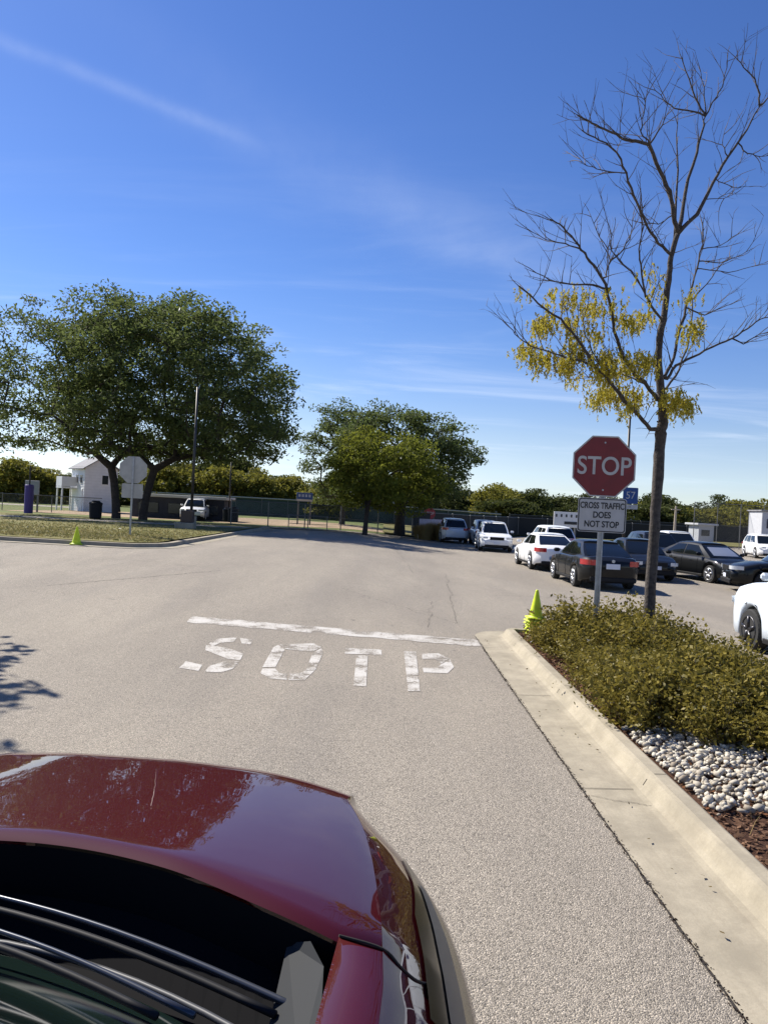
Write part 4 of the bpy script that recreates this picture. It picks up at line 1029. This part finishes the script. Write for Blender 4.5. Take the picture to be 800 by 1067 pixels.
fence([(2.2, 58.6), (7.5, 67), (14, 80), (36, 84)], 1.9, 'chain link fence with black screen behind the row of white cars', 3, screen=M_SCREENB)
fence([(-52, 62), (-30, 60.5), (-22, 60)], 1.3, 'low chain link fence beside the white two storey building', 3)
fence([(-30, 92), (-2, 90), (14, 92)], 2.1, 'green screened outfield fence with a pale top guard across the ballfield', 3.0, screen=M_SCREEN, cap=.08, capm=mat('pale_guard', (.36, .36, .30), .7))
fence([(16, 98), (62, 98)], 2.2, 'black screened fence in front of the trees at right', 4.0, screen=M_SCREENB)
fence([(29, 72), (42, 72)], 4.2, 'tall dark fence panel left of the grey scoreboard building', 2.0)
# low gate with rails by the fence
gt = empty('pipe_gate', (-6.4, 52.0, g(-6.4, 52)), R(6), 'low pipe gate in front of the chain link fence', 'gate'); mb = MB()
for x in (0, 1.3, 2.6): mb.tube([(x, 0, 0), (x, 0, .95)], .03, 6)
for z in (.35, .62, .92): mb.tube([(0, 0, z), (2.6, 0, z)], .022, 6)
mb.build('frame', M_FPOST, gt)

# ------------------------------------------------------------ buildings and boards
M_SIDING = mat('white_siding', (.72, .73, .74), .6, var=.04); M_ROOFG = mat('grey_shingle', (.22, .22, .23), .9, var=.15); M_DARKWIN = mat('dark_window', (.02, .025, .03), .15)
hb = P(95, 533, 66); hz0 = .38; hb = P(97, 533, 72); t = empty('press_box_building', (hb.x, 72, hz0), R(40), 'white two storey building with grey gable roof left behind the big trees', 'building')
mb = MB(); w, d_, h = 3.0, 3.6, 4.0
mb.box((0, 0, h/2), (w, d_, h)); mb.add([(-w/2, -d_/2, h), (w/2, -d_/2, h), (0, -d_/2, h+.95), (-w/2, d_/2, h), (w/2, d_/2, h), (0, d_/2, h+.95)], [(0, 1, 2), (5, 4, 3)])
wall = mb.build('wall', M_SIDING, t)
mb = MB()
for k in range(16): mb.box((0, 0, .25+k*.26), (w+.02, d_+.02, .012))
mb.build('siding_laps', mat('siding_shadow_lap', (.55, .56, .58), .7), wall)
mb = MB()
for s in (-1, 1): mb.add([(s*(w/2+.25), -d_/2-.25, h-.12), (s*(w/2+.25), d_/2+.25, h-.12), (0, d_/2+.25, h+1.0), (0, -d_/2-.25, h+1.0), (s*(w/2+.25), -d_/2-.25, h-.02), (s*(w/2+.25), d_/2+.25, h-.02), (0, d_/2+.25, h+1.1), (0, -d_/2-.25, h+1.1)], [(0, 1, 2, 3), (7, 6, 5, 4), (0, 4, 5, 1), (0, 3, 7, 4), (1, 5, 6, 2)])
mb.build('roof', M_ROOFG, t)
def win(x, y, z, ww, hh, face, parent=t, name='window'):
    f_ = MB(); p_ = MB()
    if face == 'y': f_.box((x, y, z), (ww+.16, .06, hh+.16)); p_.box((x, y-.02, z), (ww, .06, hh))
    else: f_.box((x, y, z), (.06, ww+.16, hh+.16)); p_.box((x-.02, y, z), (.06, ww, hh))
    fr = f_.build(name, M_WHITE, parent); p_.build('pane', M_DARKWIN, fr)
win(.35, -d_/2, 3.0, .55, .8, 'y')
for yy in (-1.0, .2): win(-w/2, yy, 3.0, .5, .7, 'x')
mb = MB(); mb.box((-w/2-.02, -.9, 1.05), (.08, 1.0, 2.1), bev=.02); dr = mb.build('door', M_WHITE, t); mb = MB(); mb.lathe([(.03, -.03), (.03, .03)], 8, (-w/2-.09, -.55, 1.0), 'X'); mb.build('handle', M_GALV, dr)
mb = MB(); mb.box((-w/2-.7, .9, 2.15), (1.4, 1.6, .14))
for x, y in ((-w/2-1.3, .2), (-w/2-1.3, 1.6), (-w/2-.1, 1.6)): mb.box((x, y, 1.05), (.12, .12, 2.1)); mb.box((x, y, 2.65), (.10, .10, .95))
mb.box((-w/2-1.37, .9, 2.7), (.05, 1.6, .9)); mb.box((-w/2-.7, .12, 2.7), (1.4, .05, .9)); mb.build('balcony', M_SIDING, t)
# dugout
t = empty('dugout', (-16.4, 62.8, .1), R(-1.5), 'long low dark dugout with a pale flat roof behind the big trees', 'building')
mb = MB(); mb.box((0, 0, 1.0), (7.4, 2.6, 2.0)); mb.build('wall', mat('navy_block', (.030, .034, .05), .8, var=.2), t)
mb = MB(); mb.box((0, -.15, 2.12), (7.9, 3.3, .24), bev=.03); mb.build('roof', mat('pale_metal_roof', (.46, .47, .48), .6), t)
for x in (-2.4, 0, 2.4): mb = MB(); mb.box((x, -1.34, 1.15), (1.6, .06, .8), bev=.01); mb.build('window', M_DARKWIN, t)
# scoreboard on posts
def board(px, py, Y, w, h, m_, label, cat='sign', trim=None, words=None, rz=0, wm=M_SIGNWHITE, wsize=None, name='sign_board', sxk=1.0):
    c = P(px, py, Y); t = empty(name, (c.x, Y, 0), rz, label, cat); mb = MB(); mb.box((0, 0, c.z), (w, .12, h), bev=.02); pn = mb.build('panel', m_, t)
    mb = MB()
    for s in (-1, 1): mb.box((s*w*.38, .10, (c.z+h*.4)/2), (.12, .10, c.z+h*.4))
    mb.build('posts', M_FPOST, t)
    if words: text('lettering', words, wsize or h*.55, wm, pn, (0, -.066, c.z), depth=.004, sx=sxk)
    return t, pn, c
t, pn, c = board(317.5, 518, 64, 1.35, .72, mat('board_blue', (.03, .08, .26), .6), 'small blue board with a pale lower strip above the ballfield fence')
mb = MB(); mb.box((0, -.07, c.z-.26), (1.3, .03, .16)); mb.build('strip', M_SIGNWHITE, pn)
for k in range(4): mb = MB(); mb.box((-.42+.28*k, -.07, c.z+.12), (.18, .03, .22)); mb.build('mark', mat('pale_blue_print', (.35, .42, .6), .6), pn)
t, pn, c = board(589.5, 541.5, 60, 1.95, 1.2, mat('white_board', (.70, .70, .68), .6), 'white notice board with dark marks left of the stop sign plate')
for k in range(5): mb = MB(); mb.box((-.78+.39*k, -.07, c.z+.30), (.12, .03, .22)); mb.build('mark', M_BLACK, pn)
mb = MB(); mb.box((.35, -.07, c.z-.25), (1.0, .03, .22)); mb.build('mark', M_BLACK, pn)
# grey building with letters at the right edge
c = P(797, 548, 70); t = empty('field_building', (c.x+1.4, 70, 0), R(-4), 'pale grey raised building with dark letters at the right edge', 'building')
mb = MB(); mb.box((0, 0, c.z+.1), (4.6, 3, 2.4), bev=.03); wl = mb.build('wall', mat('pale_grey_cladding', (.46, .47, .49), .6, var=.05), t)
mb = MB(); mb.box((0, .2, c.z/2-.7), (4.0, 2.6, c.z-.9)); mb.build('lower_wall', M_SIDING, t)
text('lettering', 'HK', 1.15, mat('dark_letters', (.03, .035, .05), .6), wl, (-1.15, -1.53, c.z+.15), depth=.01, fat=.02)
mb = MB(); mb.box((0, 0, c.z+1.35), (4.9, 3.3, .12), bev=.02); mb.build('roof', M_ROOFG, t)
c = P(730, 553, 78); t = empty('ticket_booth', (c.x, 78, 0), R(12), 'small grey booth with a flat roof left of the grey lettered building', 'booth')
mb = MB(); mb.box((0, 0, 1.05), (1.7, 1.7, 2.1)); mb.build('wall', mat('booth_grey', (.40, .42, .44), .7), t)
mb = MB(); mb.box((0, 0, 2.2), (2.3, 2.3, .2), bev=.03); mb.build('roof', mat('pale_metal_roof', (.46, .47, .48)), t)
mb = MB(); mb.box((-.1, -.88, 1.35), (.9, .05, .6)); mb.build('window', M_DARKWIN, t)
# purple banner pole, with a sign behind
c = G(30, 534); t = empty('banner_pole', (P(30, 530, 55).x, 55, .45), 0, 'purple padded pole at the far left beyond the lawn', 'post')
mb = MB(); mb.lathe([(.30, 0), (.30, 2.0), (.24, 2.06)], 14); mb.build('padding', mat('purple_pad', (.06, .04, .20), .7), t); mb = MB(); mb.tube([(0, 0, 2.0), (0, 0, 3.4)], .06, 8); mb.build('pole', M_POLE, t)
board(34, 508, 60, 1.1, 1.1, mat('grey_board', (.28, .29, .32), .6), 'grey square board behind the purple padded pole')
# bins
def bin_(px, Y, label, s=1.0):
    x = P(px, 540, Y).x; t = empty('trash_can', (x, Y, g(x, Y)+.12), .2, label, 'trash can')
    mb = MB(); mb.lathe([(.30*s, 0), (.36*s, .08), (.38*s, .85*s), (.39*s, .9*s)], 18); mb.build('barrel', M_TRIM, t); mb = MB(); mb.lathe([(.41*s, .9*s), (.40*s, .98*s), (.24*s, 1.06*s), (.22*s, 1.12*s)], 18); mb.build('lid', M_TRIM, t)
bin_(99.5, 47, 'black trash can on the path left of the big tree trunks'); bin_(243, 55, 'black trash can right of the dugout'); bin_(237, 57, 'black trash can just left of the one right of the dugout', .9)
# red sign, banner and ornamental grass near tree
t = empty('stop_sign', (P(447, 545, 61).x, 61, .1), R(14), 'small far red stop sign above the tan ornamental grass', 'road sign'); z_ = P(447, 535, 61).z-.1
mb = MB(); mb.add(*plate(ngon(8, .49, math.pi/8), 0, .01, (0, z_))); fc = mb.build('sign_face', mat('far_sign_red', (.34, .02, .03), .5), t); text('lettering', 'STOP', .36, M_SIGNWHITE, fc, (0, -.002, z_), sx=.86); mb = MB(); mb.box((0, .04, z_/2), (.07, .05, z_+.9)); mb.build('post', M_GALV, t)
mb = MB(); t = empty('fence_banner', (P(447, 545, 60).x, 60, .1), R(28), 'pale lavender banner on the fence behind the tan ornamental grass', 'banner'); z_ = P(447, 545, 60).z-.1
mb.box((0, 0, z_), (2.5, .03, .62)); fc = mb.build('cloth', mat('lavender_cloth', (.42, .40, .50), .8, var=.15, vscale_=4), t)
def reeds(px, Y, R_, h, label):
    x0 = P(px, 560, Y).x; t = empty('ornamental_grass', (x0, Y, .05), 0, label, 'ornamental grass', 'clumps of tan ornamental grass'); V = []
    rs = np.random.default_rng(int(px))
    for i in range(900):
        a = rs.uniform(0, 6.28); r = R_*.35*math.sqrt(rs.random()); p0 = np.array([math.cos(a)*r, math.sin(a)*r, 0]); hh = h*rs.uniform(.6, 1.05); out = R_*rs.uniform(.1, .65); tip = p0+np.array([math.cos(a)*out, math.sin(a)*out, hh]); s = np.array([-math.sin(a), math.cos(a), 0])*.016; m_ = (p0+tip)/2+np.array([0, 0, hh*.12])
        V.append([p0-s, p0+s, m_+s, m_-s]); V.append([m_-s, m_+s, tip+s*.2, tip-s*.2])
    quads_mesh('blades', np.array(V), M_REED, t)
for px, Y, R_, h in ((437, 55, .8, 1.0), (444, 54.5, .9, 1.15), (452, 55.5, .9, 1.25), (459, 54.7, .8, 1.1), (465, 56.5, .8, 1.2)): reeds(px, Y, R_, h, 'tan and green ornamental grass clump at the lot edge beside the silver hatchback')

# ------------------------------------------------------------ dark red vehicle in the foreground
M_RED = bpy.data.materials.new('dark_red_metallic_paint'); M_RED.use_nodes = True; nt = M_RED.node_tree; b = nt.nodes['Principled BSDF']
b.inputs['Base Color'].default_value = (.08, .003, .006, 1); b.inputs['Metallic'].default_value = 0; b.inputs['Roughness'].default_value = .6; b.inputs['Specular IOR Level'].default_value = .05
b.inputs['Coat Weight'].default_value = 1; b.inputs['Coat Roughness'].default_value = .012; b.inputs['Coat IOR'].default_value = 1.48
tco = N(nt, 'ShaderNodeTexCoord').outputs['Object']
bp = N(nt, 'ShaderNodeBump'); bp.inputs['Strength'].default_value = .05; bp.inputs['Distance'].default_value = .01; nt.links.new(noise(nt, tco, 5, 2), bp.inputs['Height']); nt.links.new(bp.outputs[0], b.inputs['Coat Normal'])
fl = noise(nt, tco, 900, 2, .5); nt.links.new(mixc(nt, fl, (.040, .0006, .0014), (.056, .0011, .0024)), b.inputs['Base Color'])
dust = noise(nt, tco, 7, 7, .75); nt.links.new(maprange(nt, dust, .55, .8, .012, .10), b.inputs['Coat Roughness'])
YAW = -5.0; CX = -1.0
def red_car():
    root = empty('red_vehicle', (CX, 0, 0), R(YAW), 'dark red sport utility vehicle in the foreground, seen over its hood from above', 'car')
    ca, sa = math.cos(-R(YAW)), math.sin(-R(YAW))
    def loc(X, Y): X -= CX-.05; return X*ca-Y*sa, X*sa+Y*ca
    fr = [loc(*p) for p in ((-.81, 2.97), (-.42, 2.86), (-.11, 2.77))]
    def ztop(x, y): yy = y+.16*abs(x); d = yy-2.0; return 1.262-(.115*d if d > 0 else .02*d)-.088*(abs(x)/.90)**4.6*(1 if x > 0 else .45)+.008*(1-ss(.35, .62, abs(x)))
    a_, b_, _ = np.polyfit([q[0]**2 for q in fr], [q[1] for q in fr], 1).tolist()+[0]
    def yF(x): return b_+a_*x*x*(1 if x > 0 else .12)+(0 if x > 0 else .03*min(1, -x))
    cw = [loc(*p) for p in ((-.97, 1.95), (-.58, 1.85), (-.33, 1.76), (-.147, 1.68), (-.10, 1.665))]
    cc = np.polyfit([q[0]**2 for q in cw], [q[1] for q in cw], 2)
    def yC(x): return float(np.polyval(cc, x*x))
    XC = cw[-1][0]
    O = [loc(*p)+(z,) for p, z in (((-.10, 2.765), 1.06), ((.0, 2.61), 1.03), ((.115, 2.46), .985), ((.197, 2.25), .945), ((.232, 2.06), .915), ((.245, 1.88), .90), ((.25, 1.60), .90))]
    B = [loc(*p) for p in ((-.125, 2.645), (-.085, 2.50), (-.055, 2.36), (-.033, 2.18), (-.018, 2.0), (-.005, 1.80), (.0, 1.55))]
    ox, bx = O[-1][0], B[-1][0]
    x0_ = B[0][0]; B[0] = (x0_, yF(x0_)-.12); O[0] = (x0_*1.03, yF(x0_), ztop(x0_, yF(x0_)-.12)-.085)
    for y, k in ((1.0, 0), (.3, 0), (-.6, 0), (-1.4, -.02), (-2.0, -.07)): O.append((ox+k, y, .90)); B.append((bx+k, y+.02))
    Bx = np.array([p[:2] for p in B]); Oz = np.array(O); t0 = np.concatenate([[0], np.cumsum(np.linalg.norm(np.diff(Oz[:, :2], axis=0), axis=1))])
    tt = np.concatenate([np.linspace(0, t0[6], 46), np.linspace(t0[6], t0[-1], 20)[1:]]); nt_ = 14; rows = []
    for t in tt:
        ts = [max(0, min(t0[-1], t+d)) for d in np.array((-.06, -.03, 0, .03, .06))*min(1, t/.08)]
        bx_, by_, ox_, oy_, oz_ = [float(np.mean([np.interp(q, t0, a) for q in ts])) for a in (Bx[:, 0], Bx[:, 1], Oz[:, 0], Oz[:, 1], Oz[:, 2])]
        bz = ztop(bx_, by_); row = []
        for k in range(nt_+1):
            q = k/nt_; e = math.sin(q*math.pi/2); h_ = 1-math.cos(q*math.pi/2)
            row.append((bx_+(ox_-bx_)*(.22*e+.78*q), by_+(oy_-by_)*(.22*e+.78*q), bz+(oz_-bz)*(.22*h_+.78*q)))
        if not rows:   # the first section meets the rolled end of the hood lip
            lp = [(0, 0, 0)]+[(bx_*.008*k, (.055, .09, .112, .12)[k-1], -(.008, .022, .045, .085)[k-1]) for k in (1, 2, 3, 4)]
            row = [tuple(c0_+float(np.interp(k/nt_*4, range(5), [q_[a_] for q_ in lp])) for a_, c0_ in enumerate((bx_, by_, bz))) for k in range(nt_+1)]; ox_, oy_, oz_ = row[-1]
        dx, dy = ox_-bx_, oy_-by_
        for dz, o_ in ((-.10, .012), (-.25, .0), (-.40, -.02), (-.52, -.06)): row.append((ox_+dx*o_*2, oy_+dy*o_*2, oz_+dz))
        rows.append(row)
    m = len(rows[0])
    by = np.array([r_[0][1] for r_ in rows][::-1]); bxx = np.array([r_[0][0] for r_ in rows][::-1])
    def BX(y): return float(np.interp(y, by, bxx))
    xr = rows[0][0][0]; yB1 = rows[0][0][1]; yB0 = yC(XC)+.035
    nu, nv = 80, 34; hr = []
    for j in range(nv+5):
        row = []
        for i in range(nu+1):
            u = -1+2*i/nu
            if j <= nv:
                v_ = j/nv; xb = BX(yB0+(yB1-yB0)*v_); x = u*xb
                e = ss(.90, 1.0, abs(u)); y0 = yC(min(abs(x), XC))+.0*e; y1 = yF(x)-.12
                y = y0+(y1-y0)*v_; yb = yB0+(yB1-yB0)*v_; y = y*(1-e)+yb*e if u > 0 else y*(1-e)+(y*.5+yb*.5)*e
                z = ztop(x, y)-(.012 if j == 0 else 0)-.0006*(abs(u) > .999)
            else:
                k = j-nv; x0_, y0_, z0_ = hr[nv][i]; x = x0_*(1+.008*k); y = y0_+(.055, .09, .112, .12)[k-1]; z = z0_-(.008, .022, .045, .085)[k-1]
            row.append((x, y, z))
        hr.append(row)
    v = [p for r_ in hr for p in r_]
    hd = mesh('hood', v, grid_faces(len(hr), nu+1), M_RED, root, smooth=True); 
    for s in (1, -1):
        v = [(s*p[0], p[1], p[2]) for r_ in rows for p in r_]; f = grid_faces(len(rows), m)
        mesh('fender', v, f if s < 0 else [tuple(reversed(q)) for q in f], M_RED, root, smooth=True)
    def onf(t_idx, k, off=.006):
        i = min(len(rows)-1, int(t_idx)); j = min(m-1, int(k)); a = Vector(rows[i][j]); du = Vector(rows[min(i+1, len(rows)-1)][j])-Vector(rows[max(0, i-1)][j]); dv = Vector(rows[i][min(j+1, m-1)])-Vector(rows[i][max(0, j-1)])
        n = dv.cross(du).normalized(); n = n if n.x > 0 else -n
        return a+n*off
    def ridx(y): return int(min(range(len(rows)), key=lambda i: abs(rows[i][0][1]-y)))
    # front fascia
    lip = hr[-1][::2]; v = []
    for dz, dy in ((0, 0), (-.05, .03), (-.2, .06), (-.4, .05), (-.62, -.02)): v += [(p[0], p[1]+dy*(1-(abs(p[0])/abs(lip[-1][0]))**6), p[2]+dz) for p in lip]
    mesh('front_bumper', v, grid_faces(5, 41), M_RED, root, smooth=True)
    mb = MB(); mb.box((0, yF(0)+.05, .78), (1.15, .06, .22), bev=.02); mb.build('grille', M_TRIM, root)
    for s in (1, -1):
        # swept headlight unit let into the fender flank
        v = []; i0, i1 = 14, 44; n = 0
        for i in range(i0, i1+1):
            q = (i-i0)/(i1-i0); lo = 8.6-3.6*min(1, q*2.0); hi = 9.2+3.0*min(1, q*2.4)
            for k in range(5): 
                kk = lo+(hi-lo)*k/4; a = onf(i, math.floor(kk)); b2 = onf(i, min(m-1, math.floor(kk)+1)); p = a.lerp(b2, kk-math.floor(kk)); v.append((s*p.x, p.y, p.z))
        f = grid_faces(i1-i0+1, 5); hl = mesh('headlight', v, f if s < 0 else [tuple(reversed(q)) for q in f], mat('dark_lamp_lens', (.010, .010, .012), .14, spec=.45), root, smooth=True)
        v = []
        for i in range(i0+6, i1-1):
            q = (i-i0)/(i1-i0); lo = 8.6-1.0*min(1, q*1.6); hi = 9.1+1.2*min(1, q*2.2)
            for k in range(3):
                kk = lo+(hi-lo)*k/2; a = onf(i, math.floor(kk), .009); b2 = onf(i, min(m-1, math.floor(kk)+1), .009); p = a.lerp(b2, kk-math.floor(kk)); v.append((s*p.x, p.y, p.z))
        f = grid_faces(i1-i0-7, 3); mesh('reflector', v, f if s < 0 else [tuple(reversed(q)) for q in f], mat('smoked_reflector', (.05, .055, .065), .35, metal=.2), hl, smooth=True)
        # shut line from the hood corner to the headlight tip
        pts = [Vector((XC, yC(XC)+.005, ztop(XC, yC(XC))+.001)), Vector((BX(yB0), yB0, ztop(BX(yB0), yB0)+.0005))]
        iq = ridx(yB0)
        for i, k in ((iq+1, 2), (iq+1, 4), (iq-1, 6), (iq-5, 7.2), (iq-10, 7.7), (iq-15, 8.0), (15, 8.2)): 
            a = onf(i, math.floor(k), .001); b2 = onf(i, math.floor(k)+1, .001); pts.append(a.lerp(b2, k-math.floor(k)))
        sp_ = []
        for i in range(len(pts)-1):
            for k in range(5):
                p0, p1, p2, p3 = pts[max(0, i-1)], pts[i], pts[i+1], pts[min(len(pts)-1, i+2)]; t = k/5
                sp_.append(.5*((2*p1)+(-p0+p2)*t+(2*p0-5*p1+4*p2-p3)*t*t+(-p0+3*p1-3*p2+p3)*t**3))
        sp_.append(pts[-1]); mb = MB(); mb.tube([(s*p.x, p.y, p.z) for p in sp_], .0030, 6); mb.build('shut_line', M_SEAM, root)
    # cowl well
    v = []; n = 40
    for i in range(n+1):
        x = -XC-.06+(2*XC+.12)*i/n; y = yC(min(abs(x), XC))
        zt_ = ztop(x, y); v += [(x, y-.004, zt_-.018), (x, y+.01, zt_-.15), (x, y-.12, 1.045), (x, y-.75, 1.06)]
    f = []
    for i in range(n):
        for k in range(3): a = i*4+k; f.append((a, a+4, a+5, a+1))
    mesh('cowl', v, f, mat('deep_black_plastic', (.006, .006, .007), .9, spec=.1), root)
    # windshield running up to the roof
    def yG(x): return yC(0)-.24-.10*abs(x)-.34*x*x
    v = []; nr = 22
    for j in range(nr+1):
        t = j/nr
        for i in range(41):
            u = -1+2*i/40; x = u*(.90-.14*t); y = yG(u*.86)-1.35*t; z = 1.125+.11*min(t/.3, 1)*1.0+.46*max(0, (t-.12))**1.05*.95-.05*u*u
            v.append((x, y, z))
    mesh('windshield', v, [tuple(reversed(q)) for q in grid_faces(nr+1, 41)], mat('windshield_glass', (.008, .016, .013), .03, spec=.6, coat=1), root, smooth=True)
    zr_ = v[nr*41+20][2]
    # roof, side glass, tail
    v = []
    for j in range(13):
        y = yG(0)-1.35-j*(2.35/12)
        for i in range(21):
            u = -1+2*i/20; yy = yG(u*.86)-1.35 if j == 0 else y; v.append((u*.76, yy, zr_+.03*math.sin(j/12*math.pi)-.05*u*u-.004))
    mesh('roof', v, [tuple(reversed(q)) for q in grid_faces(13, 21)], M_RED, root, smooth=True)
    for s in (1, -1):
        v = []
        for j in range(15):
            y = 1.25-j*(3.1/14); zz_ = 1.14+min(1, max(0, (1.25-y)/1.0))*(zr_-.06-1.14); v += [(s*.95, y, 1.12), (s*(.95-.19*(zz_-1.12)/max(.01, zr_-.06-1.12)), y, zz_)]
        f = grid_faces(15, 2); mesh('side_window', v, f, mat('tinted_side_glass', (.01, .012, .013), .05, spec=.8), root)
        mb = MB(); mb.tube([(s*.92, 1.30, 1.12), (s*.89, .90, 1.27), (s*.82, .35, zr_-.05), (s*.77, -.1, zr_-.03), (s*.77, -1.9, zr_-.04)], [.035, .035, .03, .03, .03], 8); mb.build('pillar', M_RED, root, smooth=True)
    mb = MB(); mb.box((0, -2.05, .95), (2.2, .2, 1.0), bev=.08); mb.box((0, -1.95, 1.35), (1.4, .1, .5), bev=.04); mb.build('tailgate', M_RED, root, smooth=False)
    # grey trim piece at the cowl's end
    c1_ = MB()
    for s in (1, -1):
        P0 = [loc(*q[:2])+(q[2],) for q in ((-.215, 1.72, 1.165), (-.16, 1.66, 1.205), (-.125, 1.58, 1.20), (-.115, 1.36, 1.19), (-.15, 1.36, 1.15), (-.225, 1.50, 1.11))]
        vv = [(s*p[0], p[1], p[2]) for p in P0]; vb = [(p[0], p[1], p[2]-.09) for p in vv]; n = len(vv); ff = [tuple(range(n))] if s < 0 else [tuple(reversed(range(n)))]
        ff += [(i, (i+1) % n, n+(i+1) % n, n+i) for i in range(n)]
        mesh('cowl_side_trim', vv+vb, ff, mat('grey_plastic', (.026, .028, .03), .7, spec=.15), root)
    # inner fender lip between trim and panel
    for s in (1, -1):
        v = []
        for y in np.linspace(yB0+.0, .9, 9): v += [(s*(XC-.005), y-.03*(y == yB0), ztop(XC, y)-.03), (s*XC, y-.03*(y == yB0), ztop(XC, y)), (s*(BX(y)+.001), y, ztop(BX(y), y)-.002)]
        f = grid_faces(9, 3); mesh('fender_lip', v, f, M_RED, root, smooth=True)
    # wipers
    MW = mat('wiper_metal', (.07, .075, .085), .28, metal=.6)
    def wiper(a, b2, off, z_, r):
        t = MB(); n = 14; pts = []
        for k in range(n+1):
            q = k/n; p = Vector(a).lerp(Vector(b2), q); p.z += .018*math.sin(q*math.pi); p.y += .035*math.sin(q*math.pi); pts.append(p)
        t.tube(pts, [r*(1-.45*k/n) for k in range(n+1)], 10); w_ = t.build('wiper_arm', MW, root, smooth=True)
        t = MB(); t.tube([p+Vector((0, -.035, -.008)) for p in pts[1:]], .008, 6); t.build('blade', M_TRIM, w_, smooth=True)
    wiper(loc(-.13, 1.52)+(1.135,), loc(-1.25, 1.93)+(1.165,), 0, 0, .008)
    wiper(loc(-.36, 1.46)+(1.165,), loc(-1.3, 1.76)+(1.20,), 0, 0, .007)
    mb = MB()
    for k in range(1): mb.tube([(-.8+i*.085, yG((-.8+i*.085))+.045-.035*k, 1.122+.012*k) for i in range(20)], .007, 6)
    mb.build('cowl_seal', mat('grey_rubber', (.05, .052, .056), .5), root, smooth=True)
red_car()

# hide nothing: park the master copies only where they stand in the scene
